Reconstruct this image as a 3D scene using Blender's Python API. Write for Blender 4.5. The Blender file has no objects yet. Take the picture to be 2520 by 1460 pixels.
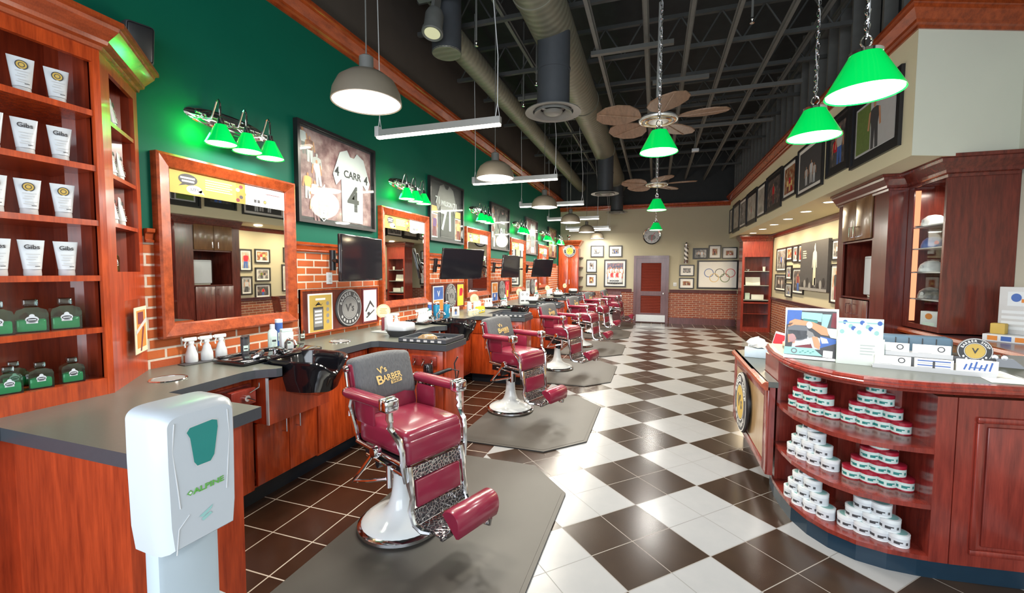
import bpy, bmesh, math, random
from mathutils import Vector, Matrix
D = bpy.data; SC = bpy.context.scene; COL = SC.collection
PI = math.pi
rnd = random.Random(7)
R = math.radians
# ------------------------------------------------------------------ camera
F_PX, YAW, PITCH, ROLL = 1057.69, .3206, .0563, .0046
CAM = Vector((.0939, -2.1806, 1.6217))
fw = Vector((-math.sin(YAW)*math.cos(PITCH), math.cos(YAW)*math.cos(PITCH), -math.sin(PITCH)))
r0 = Vector((math.cos(YAW), math.sin(YAW), 0)); u0 = r0.cross(fw)
rt = math.cos(ROLL)*r0 + math.sin(ROLL)*u0
up = -math.sin(ROLL)*r0 + math.cos(ROLL)*u0
cd = D.cameras.new('camera'); cam = D.objects.new('camera', cd); COL.objects.link(cam)
cd.sensor_width = 36; cd.lens = F_PX*36/2520; cd.clip_start = .02; cd.clip_end = 100; cd.shift_y = -1.02/2520
mw = Matrix((rt, up, -fw)).transposed().to_4x4(); mw.translation = CAM
cam.matrix_world = mw; SC.camera = cam
def at(px, py, axis, val):            # measured picture point -> point of the room on a known plane
    d = fw + rt*((px-1260)/F_PX) - up*((py-730+1)/F_PX)
    k = 'xyz'.index(axis); return CAM + d*((val-CAM[k])/d[k])

# ------------------------------------------------------------------ materials
class NT:
    def __init__(s, name):
        s.m = D.materials.new(name); s.m.use_nodes = True; s.t = s.m.node_tree; s.t.nodes.clear()
        s.out = s.n('ShaderNodeOutputMaterial')
    def n(s, typ, **kw):
        x = s.t.nodes.new(typ)
        for k, v in kw.items(): setattr(x, k, v)
        return x
    def l(s, a, b): s.t.links.new(a, b)
    def put(s, sock, v):
        if hasattr(v, 'is_output'): s.l(v, sock)
        elif isinstance(v, (tuple, list)) and len(v) == 3 and sock.type == 'RGBA': sock.default_value = (*v, 1)
        else: sock.default_value = v
    def math(s, op, *a):
        x = s.n('ShaderNodeMath', operation=op)
        for i, v in enumerate(a): s.put(x.inputs[i], v)
        return x.outputs[0]
    def mix(s, f, a, b):
        x = s.n('ShaderNodeMix', data_type='RGBA')
        s.put(x.inputs[0], f); s.put(x.inputs[6], a); s.put(x.inputs[7], b); return x.outputs[2]
    def coord(s, k='Object'): return s.n('ShaderNodeTexCoord').outputs[k]
    def mapv(s, scale=(1,1,1), rot=(0,0,0), k='Object'):
        x = s.n('ShaderNodeMapping'); s.l(s.coord(k), x.inputs[0]); x.inputs[3].default_value = scale; x.inputs[2].default_value = rot
        return x.outputs[0]
    def noise(s, vec, scale, detail=3, rough=.5):
        x = s.n('ShaderNodeTexNoise'); s.l(vec, x.inputs['Vector'])
        x.inputs['Scale'].default_value = scale; x.inputs['Detail'].default_value = detail; x.inputs['Roughness'].default_value = rough
        return x.outputs[0]
    def ramp(s, f, stops):
        x = s.n('ShaderNodeValToRGB'); s.l(f, x.inputs[0]); e = x.color_ramp.elements
        while len(e) < len(stops): e.new(.5)
        for i, (p, c) in enumerate(stops): e[i].position = p; e[i].color = (*c, 1)
        return x.outputs[0]
    def bump(s, h, strength=.3, dist=.01):
        x = s.n('ShaderNodeBump'); s.put(x.inputs['Height'], h); x.inputs['Strength'].default_value = strength; x.inputs['Distance'].default_value = dist
        return x.outputs[0]
    def bsdf(s, col, rough=.5, metal=0, coat=0, normal=None, emi=None, estr=0, spec=.5, trans=0, ior=1.45):
        b = s.n('ShaderNodeBsdfPrincipled')
        s.put(b.inputs['Base Color'], col); s.put(b.inputs['Roughness'], rough); s.put(b.inputs['Metallic'], metal)
        b.inputs['Coat Weight'].default_value = coat; b.inputs['Coat Roughness'].default_value = .12
        b.inputs['Specular IOR Level'].default_value = spec; b.inputs['Transmission Weight'].default_value = trans; b.inputs['IOR'].default_value = ior
        if normal is not None: s.l(normal, b.inputs['Normal'])
        if emi is not None: s.put(b.inputs['Emission Color'], emi); s.put(b.inputs['Emission Strength'], estr)
        s.l(b.outputs[0], s.out.inputs[0]); return s.m
def plain(name, c, rough=.5, metal=0, coat=0, var=.12, scale=18, emi=None, estr=0, spec=.5):
    t = NT(name); f = t.noise(t.coord(), scale)
    col = t.mix(f, tuple(x*(1-var) for x in c), tuple(min(1, x*(1+var)) for x in c))
    return t.bsdf(col, rough, metal, coat, None, emi, estr, spec)
def wood(name, dark, light, scale=(14, 14, 1.6), rough=.26, coat=.35):
    t = NT(name); v = t.mapv(scale); n1 = t.noise(v, 2.2, 5, .62); n2 = t.noise(t.mapv((60, 60, 3)), 3, 3)
    f = t.math('ADD', t.math('MULTIPLY', n1, .8), t.math('MULTIPLY', n2, .25))
    return t.bsdf(t.ramp(f, [(.3, dark), (.72, light)]), rough, 0, coat)
def emis(name, c, s):
    t = NT(name); e = t.n('ShaderNodeEmission'); f = t.noise(t.coord(), 5)
    t.put(e.inputs[0], t.mix(f, tuple(x*.96 for x in c), c)); e.inputs[1].default_value = s; t.l(e.outputs[0], t.out.inputs[0]); return t.m
def brick(name, ax, c1, c2, mortar, rough=.7, rowh=.069, bw=.205, ms=.0065):
    t = NT(name); sp = t.n('ShaderNodeSeparateXYZ'); t.l(t.coord(), sp.inputs[0]); cb = t.n('ShaderNodeCombineXYZ')
    t.l(sp.outputs[ax], cb.inputs[0]); t.l(sp.outputs[2], cb.inputs[1])
    b = t.n('ShaderNodeTexBrick'); t.l(cb.outputs[0], b.inputs['Vector']); b.inputs['Scale'].default_value = 1
    b.inputs['Brick Width'].default_value = bw; b.inputs['Row Height'].default_value = rowh
    b.inputs['Mortar Size'].default_value = ms; b.inputs['Mortar Smooth'].default_value = .3; b.inputs['Bias'].default_value = 0
    t.put(b.inputs['Color1'], c1); t.put(b.inputs['Color2'], c2); t.put(b.inputs['Mortar'], mortar)
    n = t.noise(t.coord(), 30, 5, .7); n2 = t.noise(t.coord(), 2.5, 2)
    col = t.mix(t.math('MULTIPLY', n, .45), b.outputs['Color'], tuple(x*.55 for x in c1))
    h = t.math('ADD', t.math('MULTIPLY', b.outputs['Fac'], -1.0), t.math('MULTIPLY', n, .3))
    return t.bsdf(col, rough, 0, 0, t.bump(h, .5, .012))
M = {}
M['wood'] = wood('mahogany', (.17, .016, .004), (.54, .070, .012))
M['wood_panel'] = wood('mahogany_side', (.19, .019, .006), (.48, .060, .016), rough=.3)
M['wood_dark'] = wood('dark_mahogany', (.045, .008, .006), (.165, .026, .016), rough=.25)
M['wood_desk'] = wood('desk_mahogany', (.10, .012, .009), (.27, .035, .022), rough=.24)
M['wood_trim'] = wood('mahogany_trim', (.14, .019, .004), (.40, .066, .014), (9, 2.5, 9))
M['wood_brown'] = wood('brown_oak', (.10, .045, .016), (.24, .12, .05), rough=.3)
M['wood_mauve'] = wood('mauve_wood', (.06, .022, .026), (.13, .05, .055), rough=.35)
M['niche'] = wood('shelf_interior', (.11, .011, .004), (.26, .032, .010), rough=.35)
M['green'] = plain('green_wall_paint', (.0, .085, .052), .6, var=.06, scale=4, spec=.2)
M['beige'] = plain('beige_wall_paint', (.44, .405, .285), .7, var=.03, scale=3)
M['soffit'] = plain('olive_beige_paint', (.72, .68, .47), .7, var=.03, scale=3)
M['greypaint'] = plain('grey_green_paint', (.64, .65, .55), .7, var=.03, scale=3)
M['dark'] = plain('black_ceiling_paint', (.020, .023, .025), .8, var=.3, scale=6)
M['darkwall'] = plain('dark_brown_wall_paint', (.055, .044, .036), .75, var=.2, scale=3)
M['metal_dark'] = plain('painted_black_steel', (.11, .112, .105), .55, var=.2, scale=12)
M['black'] = plain('black_plastic', (.012, .012, .014), .35, var=.2)
M['gloss_black'] = plain('gloss_black', (.006, .006, .008), .08, coat=.6, var=.2)
M['screen'] = plain('black_screen', (.008, .008, .011), .07, var=.1)
M['chrome'] = plain('chrome', (.78, .79, .82), .10, 1, var=.05, scale=30)
M['brass'] = plain('polished_brass', (.75, .62, .35), .18, 1, var=.05)
M['white'] = plain('white_plastic', (.60, .64, .67), .3, var=.03)
M['shell'] = plain('white_dispenser_shell', (.43, .47, .51), .28, var=.02)
M['porcelain'] = plain('white_porcelain', (.74, .79, .80), .12, coat=.5, var=.03)
M['paper'] = plain('white_paper', (.78, .78, .75), .7, var=.03)
M['ivory'] = plain('ivory_card', (.62, .56, .40), .6, var=.05)
M['tan'] = plain('tan_print', (.50, .34, .07), .6, var=.12, scale=9)
M['orange'] = plain('orange_print', (.60, .20, .03), .6, var=.2)
M['red'] = plain('red_plastic', (.55, .012, .03), .3, var=.1)
M['lidred'] = plain('dark_red_lid', (.33, .012, .03), .3, coat=.3, var=.1)
M['mint'] = plain('mint_label', (.56, .70, .65), .45, var=.1, scale=60)
M['teal'] = plain('teal_plastic', (.02, .19, .17), .25, var=.08)
M['tealcard'] = plain('teal_card', (.25, .48, .46), .5, var=.1)
M['blue'] = plain('blue_liquid', (.01, .17, .32), .15, var=.1)
M['cobalt'] = plain('blue_print', (.04, .11, .38), .5, var=.2)
M['grey'] = plain('mid_grey', (.22, .22, .22), .5, var=.1)
M['dkgrey'] = plain('charcoal_print', (.045, .045, .05), .5, var=.2)
M['ltgrey'] = plain('light_grey', (.48, .49, .50), .45, var=.06)
M['skin'] = plain('skin_tone', (.52, .25, .13), .5, var=.15)
M['maroon'] = plain('maroon_print', (.15, .02, .03), .5, var=.25)
M['rose'] = plain('dusty_rose_print', (.36, .20, .20), .55, var=.45, scale=9)
M['grass'] = plain('grass_print', (.10, .16, .03), .6, var=.3, scale=40)
M['purple'] = plain('purple_print', (.13, .04, .20), .5, var=.2)
M['yellow'] = plain('yellow_print', (.75, .55, .03), .5, var=.1)
M['gold'] = plain('gold_thread', (.70, .48, .17), .6, var=.1)
M['leather'] = plain('burgundy_leather', (.19, .014, .035), .26, coat=.3, var=.12, scale=10)
M['towel'] = None
t = NT('grey_towel_cloth'); n_ = t.noise(t.mapv((40, 40, 4)), 3, 3)
M['towel'] = t.bsdf(t.mix(n_, (.075, .078, .085), (.125, .13, .135)), .9, 0, 0, t.bump(n_, .5, .01))
M['rubber'] = plain('grey_rubber_mat', (.040, .036, .030), .5, var=.12, scale=5)
M['rubber_edge'] = plain('dark_rubber_edge', (.022, .022, .022), .5, var=.15)
M['laminate'] = plain('slate_laminate', (.105, .112, .095), .3, var=.12, scale=90)
M['laminate_edge'] = plain('slate_laminate_edge', (.045, .052, .062), .35, var=.1, scale=60)
M['toe'] = plain('black_toe_kick', (.006, .010, .015), .35, var=.2)
M['toe_blue'] = plain('navy_toe_kick', (.008, .025, .045), .28, var=.15)
M['dome'] = plain('bronze_dome_paint', (.16, .135, .10), .45, var=.06)
M['alu'] = plain('brushed_aluminium', (.52, .53, .52), .35, .6, var=.06)
M['fanwood'] = wood('fan_blade_rattan', (.13, .075, .045), (.26, .155, .095), (20, 4, 4), rough=.5, coat=0)
M['lampgreen'] = plain('green_glass_shade', (.0, .45, .06), .12, coat=.6, var=.05, emi=(.0, .75, .10), estr=.42)
M['lampwhite'] = emis('lit_diffuser', (1, .97, .92), 5)
M['lampwarm'] = emis('lit_warm_diffuser', (1, .86, .62), 6)
M['tube'] = emis('lit_light_bar', (1, .93, .78), 7)
M['spotlit'] = emis('lit_spot_lens', (.85, .85, .5), .6)
M['ledstrip'] = emis('lit_cabinet_strip', (1, .33, .16), 1.5)
t = NT('mirror_glass'); M['mirror'] = t.bsdf(t.mix(t.noise(t.coord(), 3), (.80, .82, .80), (.82, .84, .82)), .015, 1)
def thin_glass(name, tint, gl, ior=1.45):
    t = NT(name); tr = t.n('ShaderNodeBsdfTransparent'); gs_ = t.n('ShaderNodeBsdfGlossy'); gs_.inputs['Roughness'].default_value = .03
    t.put(tr.inputs[0], t.mix(t.noise(t.coord(), 3), tuple(x*.97 for x in tint), tint)); fr = t.n('ShaderNodeFresnel'); fr.inputs[0].default_value = ior
    ms_ = t.n('ShaderNodeMixShader'); t.l(t.math('MULTIPLY', fr.outputs[0], gl), ms_.inputs[0]); t.l(tr.outputs[0], ms_.inputs[1]); t.l(gs_.outputs[0], ms_.inputs[2]); t.l(ms_.outputs[0], t.out.inputs[0]); return t.m
M['glass'] = thin_glass('clear_glass', (.97, .99, .98), .09)
M['bottle'] = thin_glass('green_bottle_glass', (.64, .92, .76), 2.4)
M['clearcap'] = thin_glass('clear_bottle_glass', (.66, .78, .76), 2.6)
t = NT('liquid_green'); M['liquid'] = t.bsdf(t.mix(t.noise(t.coord(), 25), (.04, .42, .18), (.10, .62, .32)), .1, 0, .3)
# spiral duct
t = NT('spiral_duct_metal'); w = t.n('ShaderNodeTexWave', wave_type='BANDS', bands_direction='Y'); t.l(t.coord(), w.inputs[0]); w.inputs['Scale'].default_value = 3.2; w.inputs['Distortion'].default_value = .4
M['duct'] = t.bsdf(t.mix(w.outputs['Fac'], (.16, .155, .12), (.20, .195, .15)), .5, .3, 0, t.bump(w.outputs['Fac'], .35, .01))
# perforated tray
t = NT('perforated_tray'); c = t.n('ShaderNodeTexChecker'); t.l(t.coord(), c.inputs[0]); c.inputs['Scale'].default_value = 34
t.put(c.inputs[1], (.02, .022, .03)); t.put(c.inputs[2], (.12, .13, .15)); M['tray'] = t.bsdf(c.outputs[0], .35)
# chair filigree
t = NT('cast_filigree'); v = t.n('ShaderNodeTexVoronoi', feature='DISTANCE_TO_EDGE'); t.l(t.coord(), v.inputs[0]); v.inputs['Scale'].default_value = 48
fl = t.math('GREATER_THAN', v.outputs[0], .09)
M['filigree'] = t.bsdf(t.mix(fl, (.75, .75, .76), (.05, .045, .05)), .2, t.math('SUBTRACT', 1.0, t.math('MULTIPLY', fl, .6)), 0, t.bump(v.outputs[0], .6, .01))
# photo-print materials: blotchy pictures
def photo(name, stops, scale=9, seed=0):
    t = NT(name); mp = t.n('ShaderNodeMapping'); t.l(t.coord(), mp.inputs[0]); mp.inputs[1].default_value = (seed*3.1, seed*1.7, seed*2.3)
    n = t.noise(mp.outputs[0], scale, 4, .6); return t.bsdf(t.ramp(n, stops), .4)
M['ph_dark'] = photo('photo_dark_crowd', [(.3, (.012, .012, .016)), (.5, (.06, .055, .06)), (.62, (.16, .12, .10)), (.75, (.35, .30, .28))], 12)
M['ph_grey'] = photo('photo_monochrome', [(.3, (.03, .03, .03)), (.5, (.16, .16, .16)), (.7, (.5, .5, .5))], 9, 2)
M['ph_warm'] = photo('photo_team_colours', [(.3, (.04, .02, .02)), (.45, (.28, .07, .03)), (.58, (.35, .26, .12)), (.72, (.6, .55, .5))], 14, 3)
M['ph_blue'] = photo('photo_stadium', [(.3, (.02, .025, .05)), (.5, (.10, .10, .16)), (.62, (.3, .12, .12)), (.75, (.5, .5, .55))], 12, 5)
M['ph_pale'] = photo('photo_pale', [(.3, (.25, .25, .22)), (.55, (.42, .40, .36)), (.75, (.6, .6, .56))], 6, 6)
M['ph_collage'] = photo('photo_collage_rose', [(.3, (.10, .045, .05)), (.45, (.24, .13, .14)), (.6, (.40, .27, .27)), (.78, (.62, .5, .48))], 7, 8)
# checkerboard + straight brown tile floor
t = NT('tiled_floor'); sp = t.n('ShaderNodeSeparateXYZ'); t.l(t.coord(), sp.inputs[0]); X, Y = sp.outputs[0], sp.outputs[1]
CH = .86267
a = t.math('DIVIDE', t.math('ADD', X, Y), CH); b = t.math('DIVIDE', t.math('SUBTRACT', Y, X), CH)
par = t.math('MODULO', t.math('ADD', t.math('ADD', t.math('FLOOR', a), t.math('FLOOR', b)), 200.0), 2.0)   # 0 dark, 1 white
def groove(s, step, off, wd):
    f = t.math('FRACT', t.math('ADD', t.math('DIVIDE', t.math('SUBTRACT', s, off), step), 50.0))
    return t.math('LESS_THAN', t.math('MINIMUM', f, t.math('SUBTRACT', 1.0, f)), wd/step)
gd = t.math('MAXIMUM', groove(a, .5, 0, .004), groove(b, .5, 0, .004))
gs = t.math('MAXIMUM', groove(X, .305, -2.4273, .0038), groove(Y, .305, -.5012, .0038))
inside = t.math('MULTIPLY', t.math('MULTIPLY', t.math('GREATER_THAN', X, -1.294), t.math('LESS_THAN', X, 2.178)), t.math('LESS_THAN', Y, 11.45))
nz = t.noise(t.coord(), 7, 4, .6); nf = t.noise(t.coord(), 1.3, 2)
white = t.mix(nz, (.25, .26, .27), (.295, .30, .305)); darkc = t.mix(nz, (.017, .011, .008), (.042, .026, .017))
brown = t.mix(nz, (.016, .007, .004), (.040, .017, .009))
tilec = t.mix(par, darkc, white); gcol = t.mix(par, (.22, .20, .18), (.14, .14, .14))
tilec = t.mix(gd, tilec, gcol); br = t.mix(gs, brown, (.42, .36, .30))
col = t.mix(inside, br, tilec)
gg = t.math('MAXIMUM', t.math('MULTIPLY', gd, inside), t.math('MULTIPLY', gs, t.math('SUBTRACT', 1.0, inside)))
M['floor'] = t.bsdf(col, t.math('ADD', t.math('MULTIPLY', gg, .4), t.math('ADD', .16, t.math('MULTIPLY', nf, .12))), 0, 0, t.bump(t.math('MULTIPLY', gg, -1.0), .3, .004))
M['brick_left'] = brick('orange_brick', 1, (.58, .13, .025), (.40, .065, .02), (.72, .66, .56), ms=.0085)
M['brick_back'] = brick('red_brick_back', 0, (.30, .075, .035), (.20, .045, .03), (.50, .42, .34), rowh=.062)
M['brick_right'] = brick('red_brick_right', 1, (.32, .085, .035), (.20, .045, .03), (.50, .42, .32), rowh=.062)

# ------------------------------------------------------------------ mesh helpers
class MB:
    def __init__(s): s.v = []; s.f = []; s.mi = []; s.sm = []; s.M = Matrix()
    def add(s, vs, fs, m=0, sm=False):
        o = len(s.v); s.v += [s.M @ Vector(v) for v in vs]; s.f += [[i+o for i in f] for f in fs]
        s.mi += [m]*len(fs); s.sm += [sm]*len(fs); return s
    def box(s, x0, y0, z0, x1, y1, z1, m=0):
        return s.add([(x0,y0,z0),(x1,y0,z0),(x1,y1,z0),(x0,y1,z0),(x0,y0,z1),(x1,y0,z1),(x1,y1,z1),(x0,y1,z1)],
                     [(3,2,1,0),(4,5,6,7),(0,1,5,4),(1,2,6,5),(2,3,7,6),(3,0,4,7)], m)
    def rbox(s, x0, y0, z0, x1, y1, z1, b=.01, m=0, seg=2, sm=True, fn=None):
        bm = bmesh.new(); bmesh.ops.create_cube(bm, size=1)
        for v in bm.verts: v.co = Vector(((x0+x1)/2+v.co.x*(x1-x0), (y0+y1)/2+v.co.y*(y1-y0), (z0+z1)/2+v.co.z*(z1-z0)))
        bmesh.ops.bevel(bm, geom=list(bm.edges), offset=b, segments=seg, affect='EDGES', profile=.5)
        if fn:
            bmesh.ops.subdivide_edges(bm, edges=[e for e in bm.edges if e.calc_length() > .12], cuts=4, use_grid_fill=True)
            for v in bm.verts: v.co = Vector(fn(v.co))
        bm.verts.index_update(); vs = [tuple(v.co) for v in bm.verts]; fs = [[v.index for v in f.verts] for f in bm.faces]; bm.free()
        return s.add(vs, fs, m, sm)
    def lathe(s, prof, c=(0,0,0), n=20, m=0, ax='z', sm=True, ms=None):
        vs = []; k = len(prof)
        for i in range(n):
            a = 2*PI*i/n; ca, sa = math.cos(a), math.sin(a)
            for r, h in prof:
                p = (r*ca, r*sa, h) if ax == 'z' else ((h, r*ca, r*sa) if ax == 'x' else (r*sa, h, r*ca))
                vs.append((c[0]+p[0], c[1]+p[1], c[2]+p[2]))
        o = len(s.v); s.v += [s.M @ Vector(v) for v in vs]
        for j in range(k-1):
            for i in range(n):
                q = (i+1) % n; s.f.append([o+i*k+j, o+q*k+j, o+q*k+j+1, o+i*k+j+1]); s.mi.append(ms[j] if ms else m); s.sm.append(sm)
        return s
    def cyl(s, p0, p1, r, r1=None, n=12, m=0, sm=True, cap=True):
        p0 = Vector(p0); p1 = Vector(p1); r1 = r if r1 is None else r1; d = (p1-p0).normalized()
        a = d.orthogonal().normalized(); b = d.cross(a); vs = []
        for p, q in ((p0, r), (p1, r1)):
            vs += [p+(a*math.cos(2*PI*i/n)+b*math.sin(2*PI*i/n))*q for i in range(n)]
        fs = [[i, (i+1) % n, n+(i+1) % n, n+i] for i in range(n)]
        s.add(vs, fs, m, sm)
        if cap: o = len(s.v)-2*n; s.f += [[o+i for i in range(n)][::-1], [o+n+i for i in range(n)]]; s.mi += [m, m]; s.sm += [False, False]
        return s
    def tube(s, pts, r, n=8, m=0, closed=False):
        P = [Vector(p) for p in pts]; k = len(P); vs = []; a = None
        for i in range(k):
            d = (P[(i+1) % k]-P[i-1]) if closed else (P[min(i+1, k-1)]-P[max(i-1, 0)])
            d.normalize(); a = d.orthogonal().normalized() if a is None else (a-d*a.dot(d)).normalized(); b = d.cross(a)
            rr = r[i] if isinstance(r, (list, tuple)) else r
            vs += [P[i]+(a*math.cos(2*PI*j/n)+b*math.sin(2*PI*j/n))*rr for j in range(n)]
        fs = [[i*n+j, i*n+(j+1) % n, ((i+1) % k)*n+(j+1) % n, ((i+1) % k)*n+j] for i in range(k if closed else k-1) for j in range(n)]
        if not closed: fs += [list(range(n))[::-1], [(k-1)*n+j for j in range(n)]]
        return s.add(vs, fs, m, True)
    def prism(s, pts, z0, z1, m=0, mt=None):
        n = len(pts); vs = [(x, y, z0) for x, y in pts]+[(x, y, z1) for x, y in pts]
        s.add(vs, [[i, (i+1) % n, n+(i+1) % n, n+i] for i in range(n)]+[list(range(n))[::-1]], m)
        o = len(s.v)-2*n; s.f.append([o+n+i for i in range(n)]); s.mi.append(m if mt is None else mt); s.sm.append(False); return s
    def flat(s, pts, m=0, y=0):            # polygon in the local x-z plane, facing -y
        return s.add([(x, -y, z) for x, z in pts], [list(range(len(pts)))], m)
    def rect(s, x0, z0, x1, z1, m=0, y=0): return s.flat([(x0,z0),(x1,z0),(x1,z1),(x0,z1)], m, y)
    def ell(s, cx, cz, rx, rz, m=0, y=0, n=20): return s.flat([(cx+rx*math.cos(2*PI*i/n), cz+rz*math.sin(2*PI*i/n)) for i in range(n)], m, y)
    def ring(s, cx, cz, r, w, m=0, y=0, n=32):
        vs = []
        for q in (r-w/2, r+w/2): vs += [(cx+q*math.cos(2*PI*i/n), -y, cz+q*math.sin(2*PI*i/n)) for i in range(n)]
        return s.add(vs, [[i, (i+1) % n, n+(i+1) % n, n+i] for i in range(n)], m)
    def sweep(s, path, prof, m=0, side=1):   # moulding: prof = (out, up) swept along xy path points (x,y,z)
        P = [Vector(p) for p in path]; k = len(P); vs = []; q = len(prof)
        for i in range(k):
            d0 = (P[i]-P[i-1]) if i else (P[1]-P[0]); d1 = (P[i+1]-P[i]) if i < k-1 else (P[i]-P[i-1])
            d0.z = d1.z = 0; d0.normalize(); d1.normalize()
            n0 = Vector((d0.y, -d0.x, 0))*side; n1 = Vector((d1.y, -d1.x, 0))*side; nn = (n0+n1).normalized(); nn = nn/max(.3, nn.dot(n0))
            vs += [P[i]+nn*o+Vector((0, 0, h)) for o, h in prof]
        fs = [[i*q+j, i*q+(j+1) % q, (i+1)*q+(j+1) % q, (i+1)*q+j] for i in range(k-1) for j in range(q)]
        fs += [list(range(q)), [(k-1)*q+j for j in range(q)][::-1]]
        return s.add(vs, fs, m)
    def mesh(s, name, mats):
        me = D.meshes.new(name); me.from_pydata([tuple(v) for v in s.v], [], s.f)
        for x in mats: me.materials.append(M[x] if isinstance(x, str) else x)
        me.polygons.foreach_set('material_index', s.mi); me.polygons.foreach_set('use_smooth', s.sm)
        bm = bmesh.new(); bm.from_mesh(me); bmesh.ops.recalc_face_normals(bm, faces=bm.faces); bm.to_mesh(me); bm.free()
        if any(s.sm): me.set_sharp_from_angle(angle=.7)
        me.update(); return me
def obj(name, mb, mats, parent=None, loc=(0,0,0), rz=0):
    if not isinstance(mats, (list, tuple)): mats = [mats]
    o = D.objects.new(name, mb.mesh(name, mats) if isinstance(mb, MB) else mb); COL.objects.link(o)
    o.location = loc; o.rotation_euler = (0, 0, rz)
    if parent is not None: o.parent = parent
    return o
def tag(o, label, cat, group=None):
    o['label'] = label; o['category'] = cat
    if group: o['group'] = group
    return o
def thing(name, label, cat, loc=(0,0,0), rz=0, group=None):
    o = D.objects.new(name, None); COL.objects.link(o); o.empty_display_size = .05; o.location = loc; o.rotation_euler = (0, 0, rz)
    return tag(o, label, cat, group)
def struct(name, mb, mats, loc=(0,0,0), rz=0, parent=None):
    o = obj(name, mb, mats, parent, loc, rz)
    if parent is None: o['kind'] = 'structure'
    return o
def dup(root, loc=None, rz=None, label=None, group=None):
    r = root.copy(); COL.objects.link(r)
    if loc is not None: r.location = loc
    if rz is not None: r.rotation_euler = (root.rotation_euler[0], root.rotation_euler[1], rz)
    if label: r['label'] = label
    if group: r['group'] = group
    for ch in root.children:
        c = ch.copy(); COL.objects.link(c); c.parent = r
        for g in ch.children:
            d = g.copy(); COL.objects.link(d); d.parent = c
    return r
_txt = {}
def text(body, size, depth=.0006, bold=False, sx=1.0):      # centred lettering mesh in the local x-z plane facing -y
    k = (body, size, sx)
    if k in _txt: return _txt[k]
    cu = D.curves.new('lettering', 'FONT'); cu.body = body; cu.size = size; cu.align_x = 'CENTER'; cu.align_y = 'CENTER'; cu.extrude = depth; cu.resolution_u = 3
    if bold: cu.offset = size*.018
    o = D.objects.new('lettering', cu); COL.objects.link(o)
    me = D.meshes.new_from_object(o.evaluated_get(bpy.context.evaluated_depsgraph_get()))
    D.objects.remove(o); D.curves.remove(cu)
    me.transform(Matrix.Rotation(PI/2, 4, 'X') @ Matrix.Diagonal((sx, 1, 1, 1))); _txt[k] = me; return me
def put_text(mb, body, size, x, z, m=0, y=0, bold=False, rot=0, sx=1.0):
    me = text(body, size, bold=bold, sx=sx); T = Matrix.Translation((x, -y, z)) @ Matrix.Rotation(rot, 4, 'Y')
    mb.add([T @ v.co for v in me.vertices], [list(p.vertices) for p in me.polygons], m); return mb
def arc_text(mb, body, size, r, cx, cz, m, y, a0, a1):        # letters round an arc, angles in degrees (90 = top)
    for i, ch in enumerate(body):
        if ch == ' ': continue
        a = R(a0+(a1-a0)*(i+.5)/len(body)); up_ = a1 < a0
        put_text(mb, ch, size, cx+r*math.cos(a), cz+r*math.sin(a), m, y, True, (PI/2-a) if up_ else (-PI/2-a))
def P3(p, dz=0): return (p[0], p[1], p[2]+dz)
# ================================================================== the setting
W, XR, YB, S = -3.0, 3.12, 12.35, 2.39
CROWN = [(0, 0), (.018, 0), (.022, .025), (.045, .035), (.05, .06), (.10, .125), (.105, .15), (.125, .155), (.125, .185), (0, .185)]
RAIL = [(0, 0), (.022, 0), (.026, .012), (.014, .02), (.02, .055), (.035, .065), (.038, .088), (0, .088)]
b = MB(); b.add([(W-.2, -4.4, 0), (3.4, -4.4, 0), (3.4, YB+.2, 0), (W-.2, YB+.2, 0)], [(0,1,2,3)]); struct('floor', b, 'floor')
b = MB(); b.box(W-.2, -4.4, 5.45, 3.4, YB+.2, 5.55); struct('ceiling', b, 'dark')
b = MB()
for z0, z1, m in ((0, 1.84, 0), (1.84, 3.93, 1), (3.93, 5.5, 2)): b.box(W-.12, -4.3, z0, W, YB, z1, m)
struct('wall_left', b, ['brick_left', 'green', 'darkwall'])
b = MB()
for x0, x1, z0, z1, m in ((W, .0, 0, 1.0, 0), (0, 3.12, 0, 1.0, 0), (W, 3.12, 1.0, 3.75, 1), (W, 3.12, 3.75, 5.5, 2)): b.box(x0, YB, z0, x1, YB+.12, z1, m)
struct('wall_back', b, ['brick_back', 'beige', 'dark'])
b = MB()
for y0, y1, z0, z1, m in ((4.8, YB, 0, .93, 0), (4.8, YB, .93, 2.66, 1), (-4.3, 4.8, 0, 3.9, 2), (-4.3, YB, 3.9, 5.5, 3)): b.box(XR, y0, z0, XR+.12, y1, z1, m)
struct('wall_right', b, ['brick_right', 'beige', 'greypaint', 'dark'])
# shop front behind the camera: piers, header and glazing bars round open daylight
b = MB(); b.box(W, -4.3, 0, XR, -4.2, .35); b.box(W, -4.3, 3.3, XR, -4.2, 5.5)
for x in (W, -1.0, 1.05, XR-.15): b.box(x, -4.3, .35, x+.15, -4.2, 3.3)
struct('wall_front', b, 'greypaint')
# soffit over the right-hand side
b = MB(); pts = [(2.21, 2.57), (XR, 2.90), (XR, YB), (2.21, YB)]
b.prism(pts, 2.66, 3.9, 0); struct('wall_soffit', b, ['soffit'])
b = MB(); b.add([(2.21, 2.567, 2.66), (XR, 2.897, 2.66), (XR, 2.897, 3.9), (2.21, 2.567, 3.9)], [(0,1,2,3)]); struct('wall_soffit_end', b, 'greypaint')
b = MB(); b.sweep([(2.21, YB, 3.735), (2.21, 2.57, 3.735), (XR, 2.90, 3.735)], CROWN, 0, 1); struct('trim_1', b, 'wood_trim')
b = MB(); b.sweep([(W, -4.2, 3.85), (W, YB, 3.85)], CROWN, 0, 1); struct('trim_2', b, 'wood_trim')
b = MB(); b.sweep([(W, YB, 3.66), (2.21, YB, 3.66)], [(o, h*.7) for o, h in CROWN], 0, 1); struct('trim_3', b, 'wood_trim')
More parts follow.
